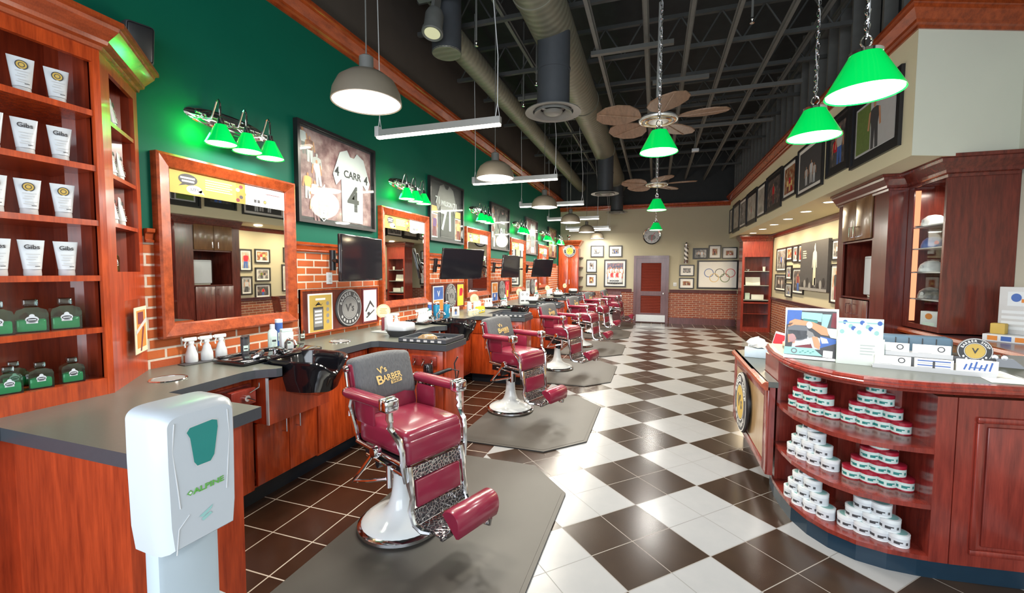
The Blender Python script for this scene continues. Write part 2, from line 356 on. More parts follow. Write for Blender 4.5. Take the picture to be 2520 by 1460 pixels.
b = MB(); b.sweep([(XR, 11.1, 2.56), (XR, 4.8, 2.56)], [(o*.7, h*.55) for o, h in CROWN], 0, 1); struct('trim_4', b, 'wood_dark')
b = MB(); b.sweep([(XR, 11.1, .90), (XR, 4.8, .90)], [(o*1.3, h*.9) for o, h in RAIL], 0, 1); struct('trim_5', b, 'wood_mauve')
for i, (x0, x1) in enumerate(((-1.45, -.62), (.54, 2.45))):
    b = MB(); b.sweep([(x0, YB, .99), (x1, YB, .99)], [(o*1.2, h*1.1) for o, h in RAIL], 0, 1); struct('trim_%d' % (6+i), b, 'wood_mauve')
    b = MB(); b.box(x0, YB-.025, 0, x1, YB, .2); struct('baseboard_back' if i == 0 else 'baseboard_back_right', b, 'wood_mauve')
b = MB(); b.box(-1.45, YB-.03, .2, -.95, YB, .99); b.box(-1.40, YB-.045, .26, -1.0, YB-.03, .93); struct('trim_8', b, 'wood_mauve')
for k in range(7):      # chair-rail pieces between the mirrors
    y0, y1 = (-.31, -.262) if k == 0 else (.88+S*(k-1), .88+S*(k-1)+1.245)
    b = MB(); b.sweep([(W, y0, 1.80), (W, min(y1, 12.1), 1.80)], RAIL, 0, 1); struct('trim_%d' % (9+k), b, 'wood_trim')
# louvred door in the back wall
d = MB()
for x0, x1, z0, z1 in ((-.56, -.48, 0, 2.16), (.43, .51, 0, 2.16), (-.48, .43, 2.08, 2.16)): d.box(x0, YB-.07, z0, x1, YB, z1)
door = struct('door_1', d, 'wood_mauve')
d = MB()
for x0, x1, z0, z1 in ((-.48, -.33, .02, 2.08), (.28, .43, .02, 2.08), (-.33, .28, 1.93, 2.08), (-.33, .28, .88, 1.02), (-.33, .28, .02, .32)): d.box(x0, YB-.05, z0, x1, YB-.005, z1)
struct('door_leaf', d, 'wood_mauve', parent=door)
d = MB()
for z0, z1 in ((.32, .88), (1.02, 1.93)):
    n = int((z1-z0)/.05)
    for i in range(n): z = z0+i*.05; d.add([(-.33, YB-.012, z+.052), (.28, YB-.012, z+.052), (.28, YB-.04, z+.005), (-.33, YB-.04, z+.005)], [(0,1,2,3)])
    d.box(-.33, YB-.01, z0, .28, YB-.004, z1)
struct('door_louver', d, plain('louver_red_wood', (.16, .022, .012), .35), parent=door)
d = MB(); d.box(-.47, YB-.056, .04, .42, YB-.05, .26); struct('kick_plate', d, 'alu', parent=door)
d = MB(); d.lathe([(.0, -.05), (.03, -.045), (.03, -.02), (.012, -.015), (.012, 0)], (.36, YB-.05, .95), 12, ax='y'); struct('door_handle', d, 'chrome', parent=door)
# ceiling steel: lengthways bars, cross bars, studs above the soffit
for x, z in ((-.66, 4.45), (-.07, 4.5), (.42, 4.45), (.92, 4.5), (1.45, 4.45), (1.95, 4.7), (-1.75, 4.75), (-2.6, 4.9)):
    b = MB(); b.box(x-.02, -4, z, x+.02, YB, z+.045); b.box(x-.035, -4, z+.04, x+.035, YB, z+.05); struct('ceiling_beam', b, 'metal_dark')
for i, y in enumerate((1.6, 3.0, 4.2, 5.3, 6.4, 7.6, 8.8, 10.0, 11.2)):
    M.setdefault('joist_dark', plain('joist_black_paint', (.05, .052, .05), .65, var=.2)); b = MB(); z = 4.62+.1*(i % 2); b.box(-2.95, y-.025, z, 3.1, y+.025, z+.05)
    b.box(-2.95, y-.025, z+.42, 3.1, y+.025, z+.47)
    for q in range(12): b.cyl((-2.9+q*.5, y, z+.03), (-2.65+q*.5, y, z+.44), .012, n=6); b.cyl((-2.65+q*.5, y, z+.44), (-2.4+q*.5, y, z+.03), .012, n=6)
    struct('ceiling_joist', b, 'joist_dark')
for i, (x0, x1, y, z) in enumerate(((-.75, .25, 3.55, 4.40), (.0, .75, 4.55, 4.35), (.3, 2.0, 5.0, 4.3), (.2, 2.0, 6.6, 4.3), (-2.0, -.9, 4.4, 4.3))):
    b = MB(); b.box(x0, y-.03, z, x1, y+.03, z+.05); struct('ceiling_brace', b, plain('grey_strut_%d' % i, (.085, .085, .08), .5))
b = MB()
for i in range(26): b.box(2.28, 2.62+i*.385, 3.9, 2.40, 2.66+i*.385, 5.45)
b.box(2.27, 2.6, 5.0, 2.41, YB, 5.06); b.box(2.27, 2.6, 3.9, 2.41, YB, 3.94); struct('wall_studs', b, 'metal_dark')
b = MB(); b.box(2.41, 2.6, 3.9, 2.43, YB, 5.45); struct('wall_stud_backing', b, 'dark')

# ================================================================== left wall
for k in range(6):
    yc = .307+S*k
    nth = ['nearest', 'second', 'third', 'fourth', 'fifth', 'sixth'][k]
    if k == 5: yc = 11.6
    if k == 0:
        t = thing('wall_mirror', '', 'mirror', (W, yc, 1.78), PI/2, 'framed mirrors along the left wall')
        w, h, f = .56, .61, .095
        b = MB(); T = Matrix.Rotation(PI/2, 4, 'X'); prof = [(0, 0), (.055, .0), (.062, .015), (.05, .05), (.038, .085), (.02, .095), (0, .095)]
        loop = [(-w, -h), (w, -h), (w, h), (-w, h)]; ins = [(1, 1), (-1, 1), (-1, -1), (1, -1)]; q = len(prof); vs = []
        for (x, z), (ix, iz) in zip(loop, ins): vs += [(x+ix*s_, -o, z+iz*s_) for o, s_ in prof]
        b.add(vs, [[i*q+j, i*q+(j+1) % q, ((i+1) % 4)*q+(j+1) % q, ((i+1) % 4)*q+j] for i in range(4) for j in range(q)])
        obj('frame', b, 'wood_trim', t)
        b = MB(); b.box(-w+f, -.022, -h+f, w-f, -.012, h-f); obj('mirror_glass', b, 'mirror', t)
        b = MB(); x0, x1, z0, z1 = -w+f, w-f, h-f-.152, h-f
        b.box(x0, -.026, z0, x1, -.0235, z1, 0); X = lambda u: x0+(x1-x0)*u; Z = lambda v: z0+(z1-z0)*v
        b.rect(X(.60), Z(0), X(1), Z(1), 1, .0262); b.rect(X(.515), Z(.02), X(.60), Z(.98), 2, .0262)
        for i in range(5): b.ell(X(.53+.03*(i % 3)), Z(.15+.17*i), .016, .014, (3, 4, 2, 1, 3)[i], .0265)
        b.ell(X(.13), Z(.68), .065, .038, 4, .0264); b.flat([(X(.09), Z(.5)), (X(.12), Z(.45)), (X(.06), Z(.35))], 4, .0264)
        b.rect(X(.075), Z(.70), X(.18), Z(.78), 1, .0268); b.rect(X(.085), Z(.56), X(.175), Z(.64), 1, .0268)
        b.ell(X(.175), Z(.26), .055, .03, 1, .0266); b.flat([(X(.2), Z(.2)), (X(.25), Z(.08)), (X(.23), Z(.3))], 1, .0266); put_text(b, '3ZEY', .028, X(.175), Z(.26), 4, .027)
        for i in range(5): b.rect(X(.26), Z(.80-.11*i), X(.48-.02*(i % 2)), Z(.83-.11*i), 1, .0264)
        for i in range(2): b.rect(X(.30), Z(.20-.1*i), X(.46), Z(.225-.1*i), 0, .0264)
        b.rect(X(.63), Z(.74), X(.78), Z(.775), 5, .0268); b.rect(X(.80), Z(.70), X(.95), Z(.735), 3, .0268)
        for i in range(4): b.rect(X(.64+.08*(i % 2)), Z(.50-.09*i), X(.76+.05*(i % 2)), Z(.515-.09*i), 5, .0264)
        for x in (.68, .715): b.rect(X(x), Z(.17), X(x+.025), Z(.33), 4, .0266)
        b.ell(X(.79), Z(.27), .015, .015, 4, .0266); b.ell(X(.79), Z(.27), .010, .010, 0, .0268)
        for i in range(3): b.rect(X(.86), Z(.36-.1*i), X(.96), Z(.375-.1*i), 5, .0264)
        obj('promo_banner', b, ['tan', 'paper', 'orange', 'maroon', 'dkgrey', 'grey'], t)
        mir = t
    elif k < 5: t = dup(mir, (W, yc, 1.78))
    if k < 5: t['label'] = nth+' wood framed wall mirror from the camera, tan and white banner along its top'
    # vanity light bar over the mirror
    if k == 0:
        t = thing('vanity_light', '', 'light fixture', (W, yc, 2.72), PI/2, 'three-shade vanity lights above the mirrors')
        b = MB(); n = 32
        b.M = Matrix.Diagonal((4.6, 1, 1, 1)); b.lathe([(.0, -.03), (.04, -.03), (.048, -.022), (.056, -.022), (.062, -.012), (.07, -.010), (.074, 0)], (0, 0, 0), n, ax='y'); b.M = Matrix()
        obj('backplate', b, 'chrome', t)
        b = MB(); b.cyl((-.30, -.06, .0), (.30, -.06, .0), .009)
        for x in (-.22, 0, .22): b.cyl((x, -.02, 0), (x, -.07, 0), .016)
        obj('bar', b, 'chrome', t)
        for x in (-.205, 0, .205):
            b = MB(); b.tube([(x-.05, -.06, 0), (x-.045, -.08, -.03), (x-.02, -.11, -.03), (x-.01, -.12, .03), (x, -.135, .09), (x, -.155, .10), (x, -.17, .07), (x, -.17, -.02)], .007, 8)
            b.lathe([(.0, .02), (.02, .015), (.024, -.02), (.03, -.035)], (x, -.17, -.045), 12); a = obj('arm', b, 'chrome', t)
            b = MB(); b.lathe([(.036, 0), (.04, -.012), (.097, -.128), (.101, -.135), (.094, -.13)], (x, -.17, -.075), 24)
            sh = obj('glass_shade', b, 'lampgreen', t)
            b = MB(); b.lathe([(.0, -.128), (.093, -.129)], (x, -.17, -.075), 24); obj('diffuser', b, 'lampwhite', sh)
        van = t
    else: t = dup(van, (W, yc, 2.72))
    t['label'] = nth+' chrome vanity light from the camera with three green glass shades'
# framed jerseys
def frame_rect(b, w, h, f, d, m=0):      # plain picture frame, back at y=0, front at y=-d
    for x0, x1, z0, z1 in ((-w, w, -h, -h+f), (-w, w, h-f, h), (-w, -w+f, -h+f, h-f), (w-f, w, -h+f, h-f)): b.box(x0, -d, z0, x1, 0, z1, m)
    return b
def man(b, x, z, h, top, low, skin, y, lean=0, wide=1):
    q = h*.15*wide
    b.flat([(x-q*.62, z), (x-q*.12, z), (x+lean*.5, z+h*.42), (x+q*.15, z), (x+q*.7, z), (x+lean*.5+q*.62, z+h*.5), (x+lean*.5-q*.62, z+h*.5)], low, y)
    b.flat([(x+lean*.5-q*.6, z+h*.46), (x+lean*.5+q*.6, z+h*.46), (x+lean+q, z+h*.80), (x+lean+q*.35, z+h*.86), (x+lean-q*.35, z+h*.86), (x+lean-q, z+h*.80)], top, y+.0002)
    b.flat([(x+lean-q, z+h*.80), (x+lean-q*.7, z+h*.82), (x+lean-q*.95, z+h*.42), (x+lean-q*1.25, z+h*.44)], skin, y+.0003)
    b.flat([(x+lean+q, z+h*.80), (x+lean+q*.7, z+h*.82), (x+lean+q*.95, z+h*.42), (x+lean+q*1.25, z+h*.44)], skin, y+.0003)
    b.ell(x+lean, z+h*.925, h*.055, h*.072, skin, y+.0004, 12)
def jersey(b, cx, cz, w, h, m, y, trim=None):
    q = w/2
    b.flat([(cx-q*.62, cz-h/2), (cx+q*.62, cz-h/2), (cx+q*.66, cz+h*.08), (cx+q*.95, cz-.02*h), (cx+q*1.12, cz+h*.12), (cx+q*.72, cz+h*.44), (cx+q*.30, cz+h/2), (cx+q*.12, cz+h*.42), (cx-q*.12, cz+h*.42), (cx-q*.30, cz+h/2), (cx-q*.72, cz+h*.44), (cx-q*1.12, cz+h*.12), (cx-q*.95, cz-.02*h), (cx-q*.66, cz+h*.08)], m, y)
    if trim is not None: b.flat([(cx-q*.30, cz+h/2), (cx-q*.12, cz+h*.42), (cx+q*.12, cz+h*.42), (cx+q*.30, cz+h/2), (cx+q*.1, cz+h*.46), (cx-q*.1, cz+h*.46)], trim, y+.0003)
JL = ['large framed white jersey numbered four in a rose collage, nearest left wall jersey', 'framed grey jersey numbered 71 with bust photos, second jersey along the left wall', 'framed dark jersey numbered 81 with action photos, third jersey along the left wall', 'framed pale jersey above the third television, fourth jersey along the left wall', 'framed jersey farthest along the left wall, beside the tall cabinet']
JM = ['dkgrey', 'paper', 'black', 'maroon', 'rose', 'skin', 'gold', 'grey', 'ph_collage', 'white', 'purple', 'ph_dark', 'ph_warm', 'ltgrey', 'ph_grey']
for k in range(5):
    t = thing('framed_jersey', JL[k], 'framed jersey', (W, 1.477+S*k, 2.527), PI/2, 'framed sports jerseys on the green wall')
    w, h = .563, .458
    b = MB(); frame_rect(b, w, h, .028, .05); obj('frame', b, 'black' if k != 3 else 'dkgrey', t)
    b = MB(); b.box(-w+.02, -.012, -h+.02, w-.02, -.004, h-.02, [0, 0, 11, 8, 12][k]); y = .013
    if k == 0:
        b.rect(-w+.05, -h+.06, w-.05, h-.05, 8, y)
        for q in range(7): man(b, -.44+.055*(q % 4)+.02*(q//4), .17-.10*q+.04*(q % 2), .24, [9, 12, 13, 9, 6, 9, 9][q], [7, 9, 4, 9, 13, 4, 8][q], [5, 5, 13, 5, 5, 5, 5][q], y+.001+q*.0006, .03*(q % 3-1), 1.5)
        put_text(b, '4', .09, -.22, -.1, 1, y+.006, True); put_text(b, '4', .09, -.27, -.25, 10, y+.006, True)
        jersey(b, .2, -.02, .52, .74, 9, y+.007)
        put_text(b, 'CARR', .105, .2, .10, 0, y+.009, True); put_text(b, '4', .37, .21, -.155, 0, y+.009, True); put_text(b, '4', .13, -.035, .1, 0, y+.009, True); put_text(b, '4', .13, .42, .09, 0, y+.009, True)
        b.flat([(-.31, -.22), (-.15, -.22), (-.15, -.36), (-.23, -.425), (-.31, -.36)], 9, y+.008); b.flat([(-.30, -.23), (-.16, -.23), (-.16, -.355), (-.23, -.412), (-.30, -.355)], 2, y+.0085)
        put_text(b, 'RAIDERS', .03, -.23, -.25, 9, y+.009, True); b.ell(-.23, -.325, .042, .05, 9, y+.0088, 14); b.rect(-.272, -.325, -.188, -.31, 2, y+.0091); b.flat([(-.29, -.29), (-.275, -.28), (-.175, -.39), (-.19, -.40)], 9, y+.0093); b.flat([(-.17, -.29), (-.185, -.28), (-.285, -.39), (-.27, -.40)], 9, y+.0093)
    elif k == 1:
        for x in (-.40, .40): b.rect(x-.11, -.40, x+.11, -.05, 9, y); b.rect(x-.1, -.385, x+.1, -.065, [8, 12][x > 0], y+.001); man(b, x, -.38, .30, 10 if x < 0 else 6, 3, 5, y+.002, .02, 1.6)
        b.rect(-.50, -.04, -.28, .06, 6, y); b.rect(.30, -.04, .5, .06, 6, y)
        jersey(b, .0, .02, .62, .80, 7, y+.003, 0); b.rect(-.20, -.375, .20, .03, 2, y+.0036); put_text(b, 'WILSON', .10, 0, .13, 9, y+.005, True); put_text(b, '71', .42, 0, -.14, 9, y+.005, True); put_text(b, '71', .15, -.29, .15, 9, y+.005, True); put_text(b, '71', .15, .29, .12, 9, y+.005, True)
    elif k == 2:
        for q in range(4): man(b, -.40+.08*(q % 2), .14-.18*q, .26, [4, 9, 3, 13][q], [9, 13, 9, 9][q], 5, y+.001, .02, 1.5)
        jersey(b, .18, -.02, .5, .76, 2, y+.004, 4); b.rect(.06, .10, .30, .15, 9, y+.006); put_text(b, '81', .34, .18, -.13, 9, y+.006, True)
    else:
        for q in range(3): man(b, -.38, .15-.22*q, .26, [9, 3, 6][q], [13, 9, 9][q], 5, y+.001, .02, 1.6)
        jersey(b, .15, -.02, .52, .76, 9 if k == 3 else 3, y+.004); b.rect(.05, -.25, .12, .04, 2 if k == 3 else 9, y+.006); b.rect(.18, -.25, .25, .04, 2 if k == 3 else 9, y+.006)
    obj('jersey_display', b, JM, t)
    b = MB(); b.box(-w+.026, -.046, -h+.026, w-.026, -.043, h-.026); obj('glass_pane', b, 'glass', t)
# display boards with poster and round emblem
def emblem(b, r, y, word='V', m0=0, m1=1, m2=2):   # ring emblem: m0 dark ring, m1 light letters, m2 centre
    b.ell(0, 0, r, r, m1, y, 36); b.ell(0, 0, r*.96, r*.96, m0, y+.001, 36); b.ring(0, 0, r*.62, r*.03, m1, y+.002)
    arc_text(b, 'BARBER SHOP', r*.26, r*.79, 0, 0, m1, y+.002, 165, 15); [b.ell(r*.79*math.cos(R(q)), r*.79*math.sin(R(q)), r*.07, r*.09, m1, y+.002, 8) for q in range(215, 330, 18)]
    b.ell(0, 0, r*.58, r*.58, m2, y+.002, 30); put_text(b, word, r*.6, 0, 0, m0, y+.003, True)
for k in range(4):
    yc = 1.515+S*k; nth = ['nearest', 'second', 'third', 'fourth'][k]
    b = MB(); w, h = .585, .215
    t = thing('display_board', nth+' mahogany display board below a television on the left wall', 'display board', (W+.002, yc, 1.235), PI/2, 'mahogany boards below the televisions')
    b = MB(); b.box(-w, -.02, -h, w, 0, h); obj('backing', b, 'wood_dark', t)
    b = MB(); frame_rect(b, w, h, .018, .028); obj('edge_trim', b, 'wood_trim', t)
    t = thing('poster', ['tan phone app poster on the nearest display board', 'blue and orange poster on the second display board', 'small orange print on the third display board', 'small pale print on the fourth display board'][k], 'poster', (W+.023, yc-.34, 1.215), PI/2)
    b = MB(); b.box(-.16, -.006, -.19, .16, 0, .19, 0); y = .0065
    if k == 0:
        b.rect(-.145, -.175, .145, .175, 1, y); b.rect(-.10, -.16, .03, .06, 2, y+.0005); b.rect(-.09, -.13, .02, .04, 3, y+.001)
        for i in range(4): b.rect(-.08, .01-.035*i, .01, .028-.035*i, 0, y+.0015); b.ell(.09, .09-.06*i, .02, .02, 3, y+.001, 12)
        b.rect(-.07, .125, .06, .145, 0, y+.001)
        b.flat([(-.1, .10), (-.06, .07), (-.03, .11), (0, .07), (.03, .1), (0, .08), (-.03, .09), (-.07, .08)], 2, y+.001)
    else:
        b.rect(-.145, -.01, .145, .175, [1, 4, 5, 3][k], y); b.rect(-.145, -.175, .145, -.02, [1, 5, 4, 6][k], y); put_text(b, 'V', .12, 0, .07, 0, y+.001, True)
        man(b, -.03, -.17, .15, 0, 2, 5, y+.001, .02, 1.5)
    obj('sheet', b, ['paper', 'tan', 'dkgrey', 'grey', 'cobalt', 'orange', 'mint'], t)
    t = thing('round_sign', ['dark round emblem sign in the middle of the nearest display board', 'dark oval emblem sign on the second display board', 'round emblem sign on the third display board', 'round emblem sign on the fourth display board'][k], 'sign', (W+.023, yc+.06, 1.235), PI/2)
    b = MB(); b.lathe([(0, -.02), (.19, -.02), (.198, -.012), (.198, 0)], (0, 0, 0), 36, ax='y'); obj('disc', b, 'dkgrey', t)
    b = MB(); emblem(b, .185, .021, "V's"); obj('emblem', b, ['dkgrey', 'ltgrey', 'grey'], t)
    t = thing('poster', ['white poster with black brush writing on the nearest display board', 'red and yellow print on the second display board', 'striped print on the third display board', 'white print on the fourth display board'][k], 'poster', (W+.023, yc+.42, 1.235), PI/2)
    b = MB(); b.box(-.13, -.006, -.19, .13, 0, .19, 0); b.rect(-.115, -.175, .115, .175, [1, 5, 4, 1][k], .0065)
    if k == 0: b.flat([(-.09, -.06), (-.07, -.07), (.0, .02), (.06, -.03), (.075, -.02), (.0, .06)], 2, .007); b.flat([(-.08, -.13), (-.06, -.14), (.08, -.06), (.07, -.05)], 2, .0072); b.ell(-.03, -.09, .025, .02, 2, .0074, 10)
    else: man(b, 0, -.16, .32, 4, 5, 3, .007, .03, 1.6)
    obj('sheet', b, ['maroon', 'paper', 'dkgrey', 'skin', 'red', 'yellow'], t)
t = thing('wall_outlet', 'white outlet plate on the brick beside the nearest television', 'outlet', (W, 1.323, 1.55), PI/2)
b = MB(); b.rbox(-.038, -.012, -.058, .038, 0, .058, .004); obj('plate', b, 'white', t)
b = MB()
for z in (-.022, .022): b.rbox(-.017, -.0145, z-.014, .017, -.011, z+.014, .002)
obj('socket', b, 'ltgrey', t)
# televisions on swing arms
TV = [(890, 637, -2.74, 95, 0, 'television angled over the nearest display board, showing a pale reflection'), (1138, 650, -2.60, 60, 12, 'widest looking black television, second along the left wall'), (1257, 656, -2.66, 82, 5, 'narrow looking black television, third along the left wall'), (1335, 660, -2.60, 64, 12, 'small black television, farthest along the left wall')]
for x, y, z, rz, tip, lab in TV:
    x, y, z = at(x, y, 'x', z)
    t = thing('television', lab, 'television', (x, y, z), R(rz), 'televisions on the left wall'); t.rotation_euler = (R(tip), 0, R(rz))
    w, h = .365, .225
    b = MB(); b.rbox(-w, -.022, -h, w, .02, h, .008); b.rbox(-.2, .02, -.15, .2, .05, .15, .012); obj('housing', b, 'gloss_black', t)
    b = MB(); b.box(-w+.012, -.024, -h+.02, w-.012, -.0215, h-.012); obj('screen', b, 'screen', t)
    b = MB(); inv = (Matrix.Translation((x, y, z)) @ t.rotation_euler.to_matrix().to_4x4()).inverted()
    q = [inv @ Vector(p) for p in ((W+.04, y-.16, z-.02), (W+.14, y-.20, z-.03))]
    b.box(-.11, .05, -.11, .11, .06, .11); b.cyl(q[0], q[1], .02); b.cyl(q[1], (0, .06, 0), .02)
    b.cyl(q[0]+Vector((0, 0, -.10)), q[0]+Vector((0, 0, .10)), .03); obj('wall_arm', b, 'black', t)
# loudspeaker high on the wall
t = thing('loudspeaker', 'dark loudspeaker mounted high on the green wall beside the shelf unit', 'loudspeaker', at(338, 108, 'x', W+.11), PI/2-.35); t.rotation_euler = (R(14), 0, PI/2-.35)
b = MB(); b.rbox(-.07, -.07, -.11, .07, .08, .11, .02); obj('cabinet', b, 'dkgrey', t)
b = MB(); b.rbox(-.06, -.077, -.095, .06, -.068, .10, .01); obj('grille', b, 'black', t)
b = MB(); b.box(-.02, .08, -.02, .02, .125, .02); obj('bracket', b, 'black', t)
# ================================================================== retail shelf unit on the counter
ZC = .98
t = thing('product_shelf_unit', 'tall mahogany corner shelf unit with white tubes and green bottles, standing on the counter', 'shelf unit', (0, 0, ZC))
FP = [(W, -1.75), (-2.58, -1.75), (-2.58, -.73), (-2.98, -.33), (W, -.33)]
SH = [1.066, 1.33, 1.594, 1.872, 2.145, 2.417]
b = MB(); b.box(W, -1.75, 0, W+.02, -.34, 1.84); b.prism([(W+.02, -.75), (-2.66, -.75), (-2.66, -.735), (W+.02, -.735)], .0, 1.84); obj('back_panel', b, 'niche', t)
for i, z in enumerate(SH):
    b = MB(); z -= ZC; b.box(W+.02, -1.75, z-.028, -2.585, -.752, z); obj('shelf', b, 'wood', t)
b = MB(); b.box(-2.60, -1.75, 0, -2.58, -.73, SH[0]-ZC-.002); b.box(-2.605, -1.75, 2.655-ZC, -2.58, -.73, 1.84); b.box(-2.605, -.757, 0, -2.578, -.728, 1.84); obj('face_frame', b, 'wood', t)
# diagonal end with narrow niches
dv = Vector((-.40, .40, 0)).normalized(); nv = Vector((.40, .40, 0)).normalized(); A0 = Vector((-2.58, -.73, 0))
def dg(u, o, z): p = A0+dv*u+nv*o; return (p.x, p.y, z)
def dbox(b, u0, u1, o0, o1, z0, z1, m=0):
    b.add([dg(u0,o0,z0), dg(u1,o0,z0), dg(u1,o1,z0), dg(u0,o1,z0), dg(u0,o0,z1), dg(u1,o0,z1), dg(u1,o1,z1), dg(u0,o1,z1)], [(3,2,1,0),(4,5,6,7),(0,1,5,4),(1,2,6,5),(2,3,7,6),(3,0,4,7)], m)
b = MB(); UL = .575
for u0, u1, z0, z1 in ((0, .125, 0, 1.84), (.505, UL, 0, 1.84), (.125, .505, 0, 1.612-ZC), (.125, .505, 2.66-ZC, 1.84)): dbox(b, u0, u1, -.02, 0, z0, z1)
obj('diagonal_panel', b, 'wood_panel', t)
b = MB(); dbox(b, .105, .125, -.17, -.02, 0, 1.84); dbox(b, .505, .52, -.09, -.02, 0, 1.84)
dbox(b, .105, .515, -.185, -.17, .55, 1.84); obj('niche_lining', b, 'niche', t)
NZ = [1.612, 1.877, 2.137, 2.415]
for z in NZ: b = MB(); dbox(b, .125, .505, -.17, -.004, z-ZC-.022, z-ZC); obj('niche_shelf', b, 'wood_panel', t)
b = MB(); z = 1.84
big = [(o*.95, h*.72) for o, h in CROWN]
b.sweep([(-2.58, -1.75, z-.10), (-2.58, -.73, z-.10), (-2.98, -.33, z-.10)], big, 0, 1); b.prism(FP, z-.01, z+.01); obj('crown', b, 'wood_trim', t)
t = thing('flyer_holder', 'clear acrylic holder with an orange flyer on the diagonal end of the shelf unit', 'flyer holder', dg(.33, .001, 1.285), PI*.75)
b = MB(); b.rbox(-.13, -.03, -.165, .13, 0, .165, .004); obj('acrylic_case', b, 'glass', t)
b = MB(); b.box(-.105, -.034, -.15, .115, -.031, .12, 0); b.rect(-.07, -.12, .09, .10, 1, .0345); b.rect(-.05, .02, .05, .09, 2, .035); b.flat([(-.09, -.04), (.11, .03), (.11, .055), (-.09, -.015)], 3, .0352); b.flat([(-.02, -.14), (.0, -.14), (.06, .0), (.03, .0)], 2, .0354)
obj('flyer', b, ['ivory', 'orange', 'maroon', 'ltgrey'], t)

# tubes and bottles
def make_tube(round_logo, w=.088, h=.165):
    b = MB(); n = 24; rows = []
    for k, f in enumerate((0, .25, .5, .75, .96, 1)):
        rx = w*(.34+.16*f); ry = w*.30*(1-f)+.0025
        rows.append([(rx*math.cos(2*PI*i/n), ry*math.sin(2*PI*i/n), .03+f*(h-.03)) for i in range(n)])
    b.add([p for r in rows for p in r], [[k*n+i, k*n+(i+1) % n, (k+1)*n+(i+1) % n, (k+1)*n+i] for k in range(5) for i in range(n)]+[[5*n+i for i in range(n)]], 0, True)
    c = MB(); c.M = Matrix.Diagonal((1, .82, 1, 1)); c.lathe([(0, 0), (w*.33, 0), (w*.34, .006), (w*.33, .03), (0, .03)], n=24)
    l = MB()
    def yy(z): f = (z-.03)/(h-.03); return w*.30*(1-f)+.005
    if round_logo:
        z = h*.78; l.ell(0, z, .021, .021, 0, yy(z)+.001); l.ell(0, z, .017, .017, 1, yy(z)+.0016); l.ell(0, z, .011, .011, 0, yy(z)+.002); l.ell(0, z, .008, .008, 1, yy(z)+.0024)
    else: put_text(l, "Gibs", .028, 0, h*.80, 0, yy(h*.8)+.002, True)
    for i, q in enumerate((.60, .52, .45, .36, .30)):
        z = h*q; l.rect(-.022+.006*(i % 2), z-.0015, .024-.008*(i % 3), z+.0015, 2, yy(z)+.001)
    l.rect(.004, h*.25, .02, h*.27, 0, yy(h*.25)+.0012)
    return b, c, l
def tube_thing(kind, lab, loc, rz, group):
    t = thing('lotion_tube', lab, 'tube', loc, rz, group); b, c, l = make_tube(kind)
    obj('tube_body', b, 'white', t); obj('cap', c, 'ltgrey', t); obj('print', l, ['dkgrey', 'tan', 'ltgrey'], t); return t
PR = {}
def put(proto, maker, lab, loc, rz, group):
    if proto not in PR: PR[proto] = maker(lab, loc, rz, group); return PR[proto]
    return dup(PR[proto], loc, rz, lab, group)
row_n = ['top', 'second', 'third', 'fourth']; col_n = ['right', 'middle', 'left']; ys = [-.86, -.983, -1.095, -1.21]
for r, z in enumerate((SH[5], SH[4], SH[3], SH[2])):
    for c in range(3):
        k = r % 2 == 0
        put('tube%d' % k, lambda l, p, a, g, k=k: tube_thing(k, l, p, a, g), 'white tube with %s, %s shelf of the corner unit, %s one' % ('round dark logo' if k else 'script lettering', row_n[r], col_n[c]), (-2.655, ys[c], z), PI/2-.25, 'white tubes on the shelf unit')
def bottle_thing(w, h):
    def f(lab, loc, rz, group):
        t = thing('aftershave_bottle', lab, 'bottle', loc, rz, group); b = MB(); d = w*.62
        hw = w/2
        prof = [(-hw, 0), (hw, 0), (hw, h*.56), (hw*.88, h*.68), (hw*.5, h*.735), (hw*.42, h*.76), (-hw*.42, h*.76), (-hw*.5, h*.735), (-hw*.88, h*.68), (-hw, h*.56)]
        b.add([(x, -d/2, z) for x, z in prof]+[(x, d/2, z) for x, z in prof], [[i, (i+1) % 10, 10+(i+1) % 10, 10+i] for i in range(10)]+[list(range(10)), [10+i for i in range(10)][::-1]])
        obj('glass_bottle', b, 'bottle', t)
        b = MB(); b.rbox(-hw*.9, -d*.42, h*.03, hw*.9, d*.42, h*.40, .008); obj('liquid', b, 'liquid', t)
        b = MB(); b.rbox(-hw*.45, -d*.38, h*.77, hw*.45, d*.38, h, .006); obj('stopper', b, 'clearcap', t)
        b = MB(); y = d/2+.001
        b.ell(0, h*.40, hw*.40, h*.10, 0, y); b.ell(0, h*.50, hw*.17, h*.06, 0, y+.0003); b.rect(-hw*.34, h*.28, hw*.34, h*.36, 0, y); b.ell(0, h*.39, hw*.32, h*.055, 1, y+.0008); b.rect(-hw*.24, h*.375, hw*.24, h*.405, 0, y+.0012); b.rect(-hw*.2, h*.31, hw*.2, h*.325, 1, y+.0012)
        obj('label_print', b, ['white', 'dkgrey'], t); return t
    return f
for c in range(3): put('bigbottle', bottle_thing(.108, .155), 'large green glass aftershave bottle, fifth shelf of the corner unit, %s one' % col_n[c], (-2.665, [-.872, -.996, -1.11][c], SH[1]), PI/2-.25, 'large aftershave bottles')
for c in range(3): put('smallbottle', bottle_thing(.082, .125), 'small green aftershave bottle, lowest shelf of the corner unit, front row, %s one' % col_n[c], (-2.64, [-.868, -.985, -1.09][c], SH[0]), PI/2-.25, 'small aftershave bottles')
for c in (1, 2): put('smallbottle', None, 'small green aftershave bottle on the lowest shelf, back row, %s' % ['', 'behind the middle front bottle', 'behind the left front bottle'][c], (-2.77, [0, -1.02, -1.13][c], SH[0]), PI/2-.25, 'small aftershave bottles')
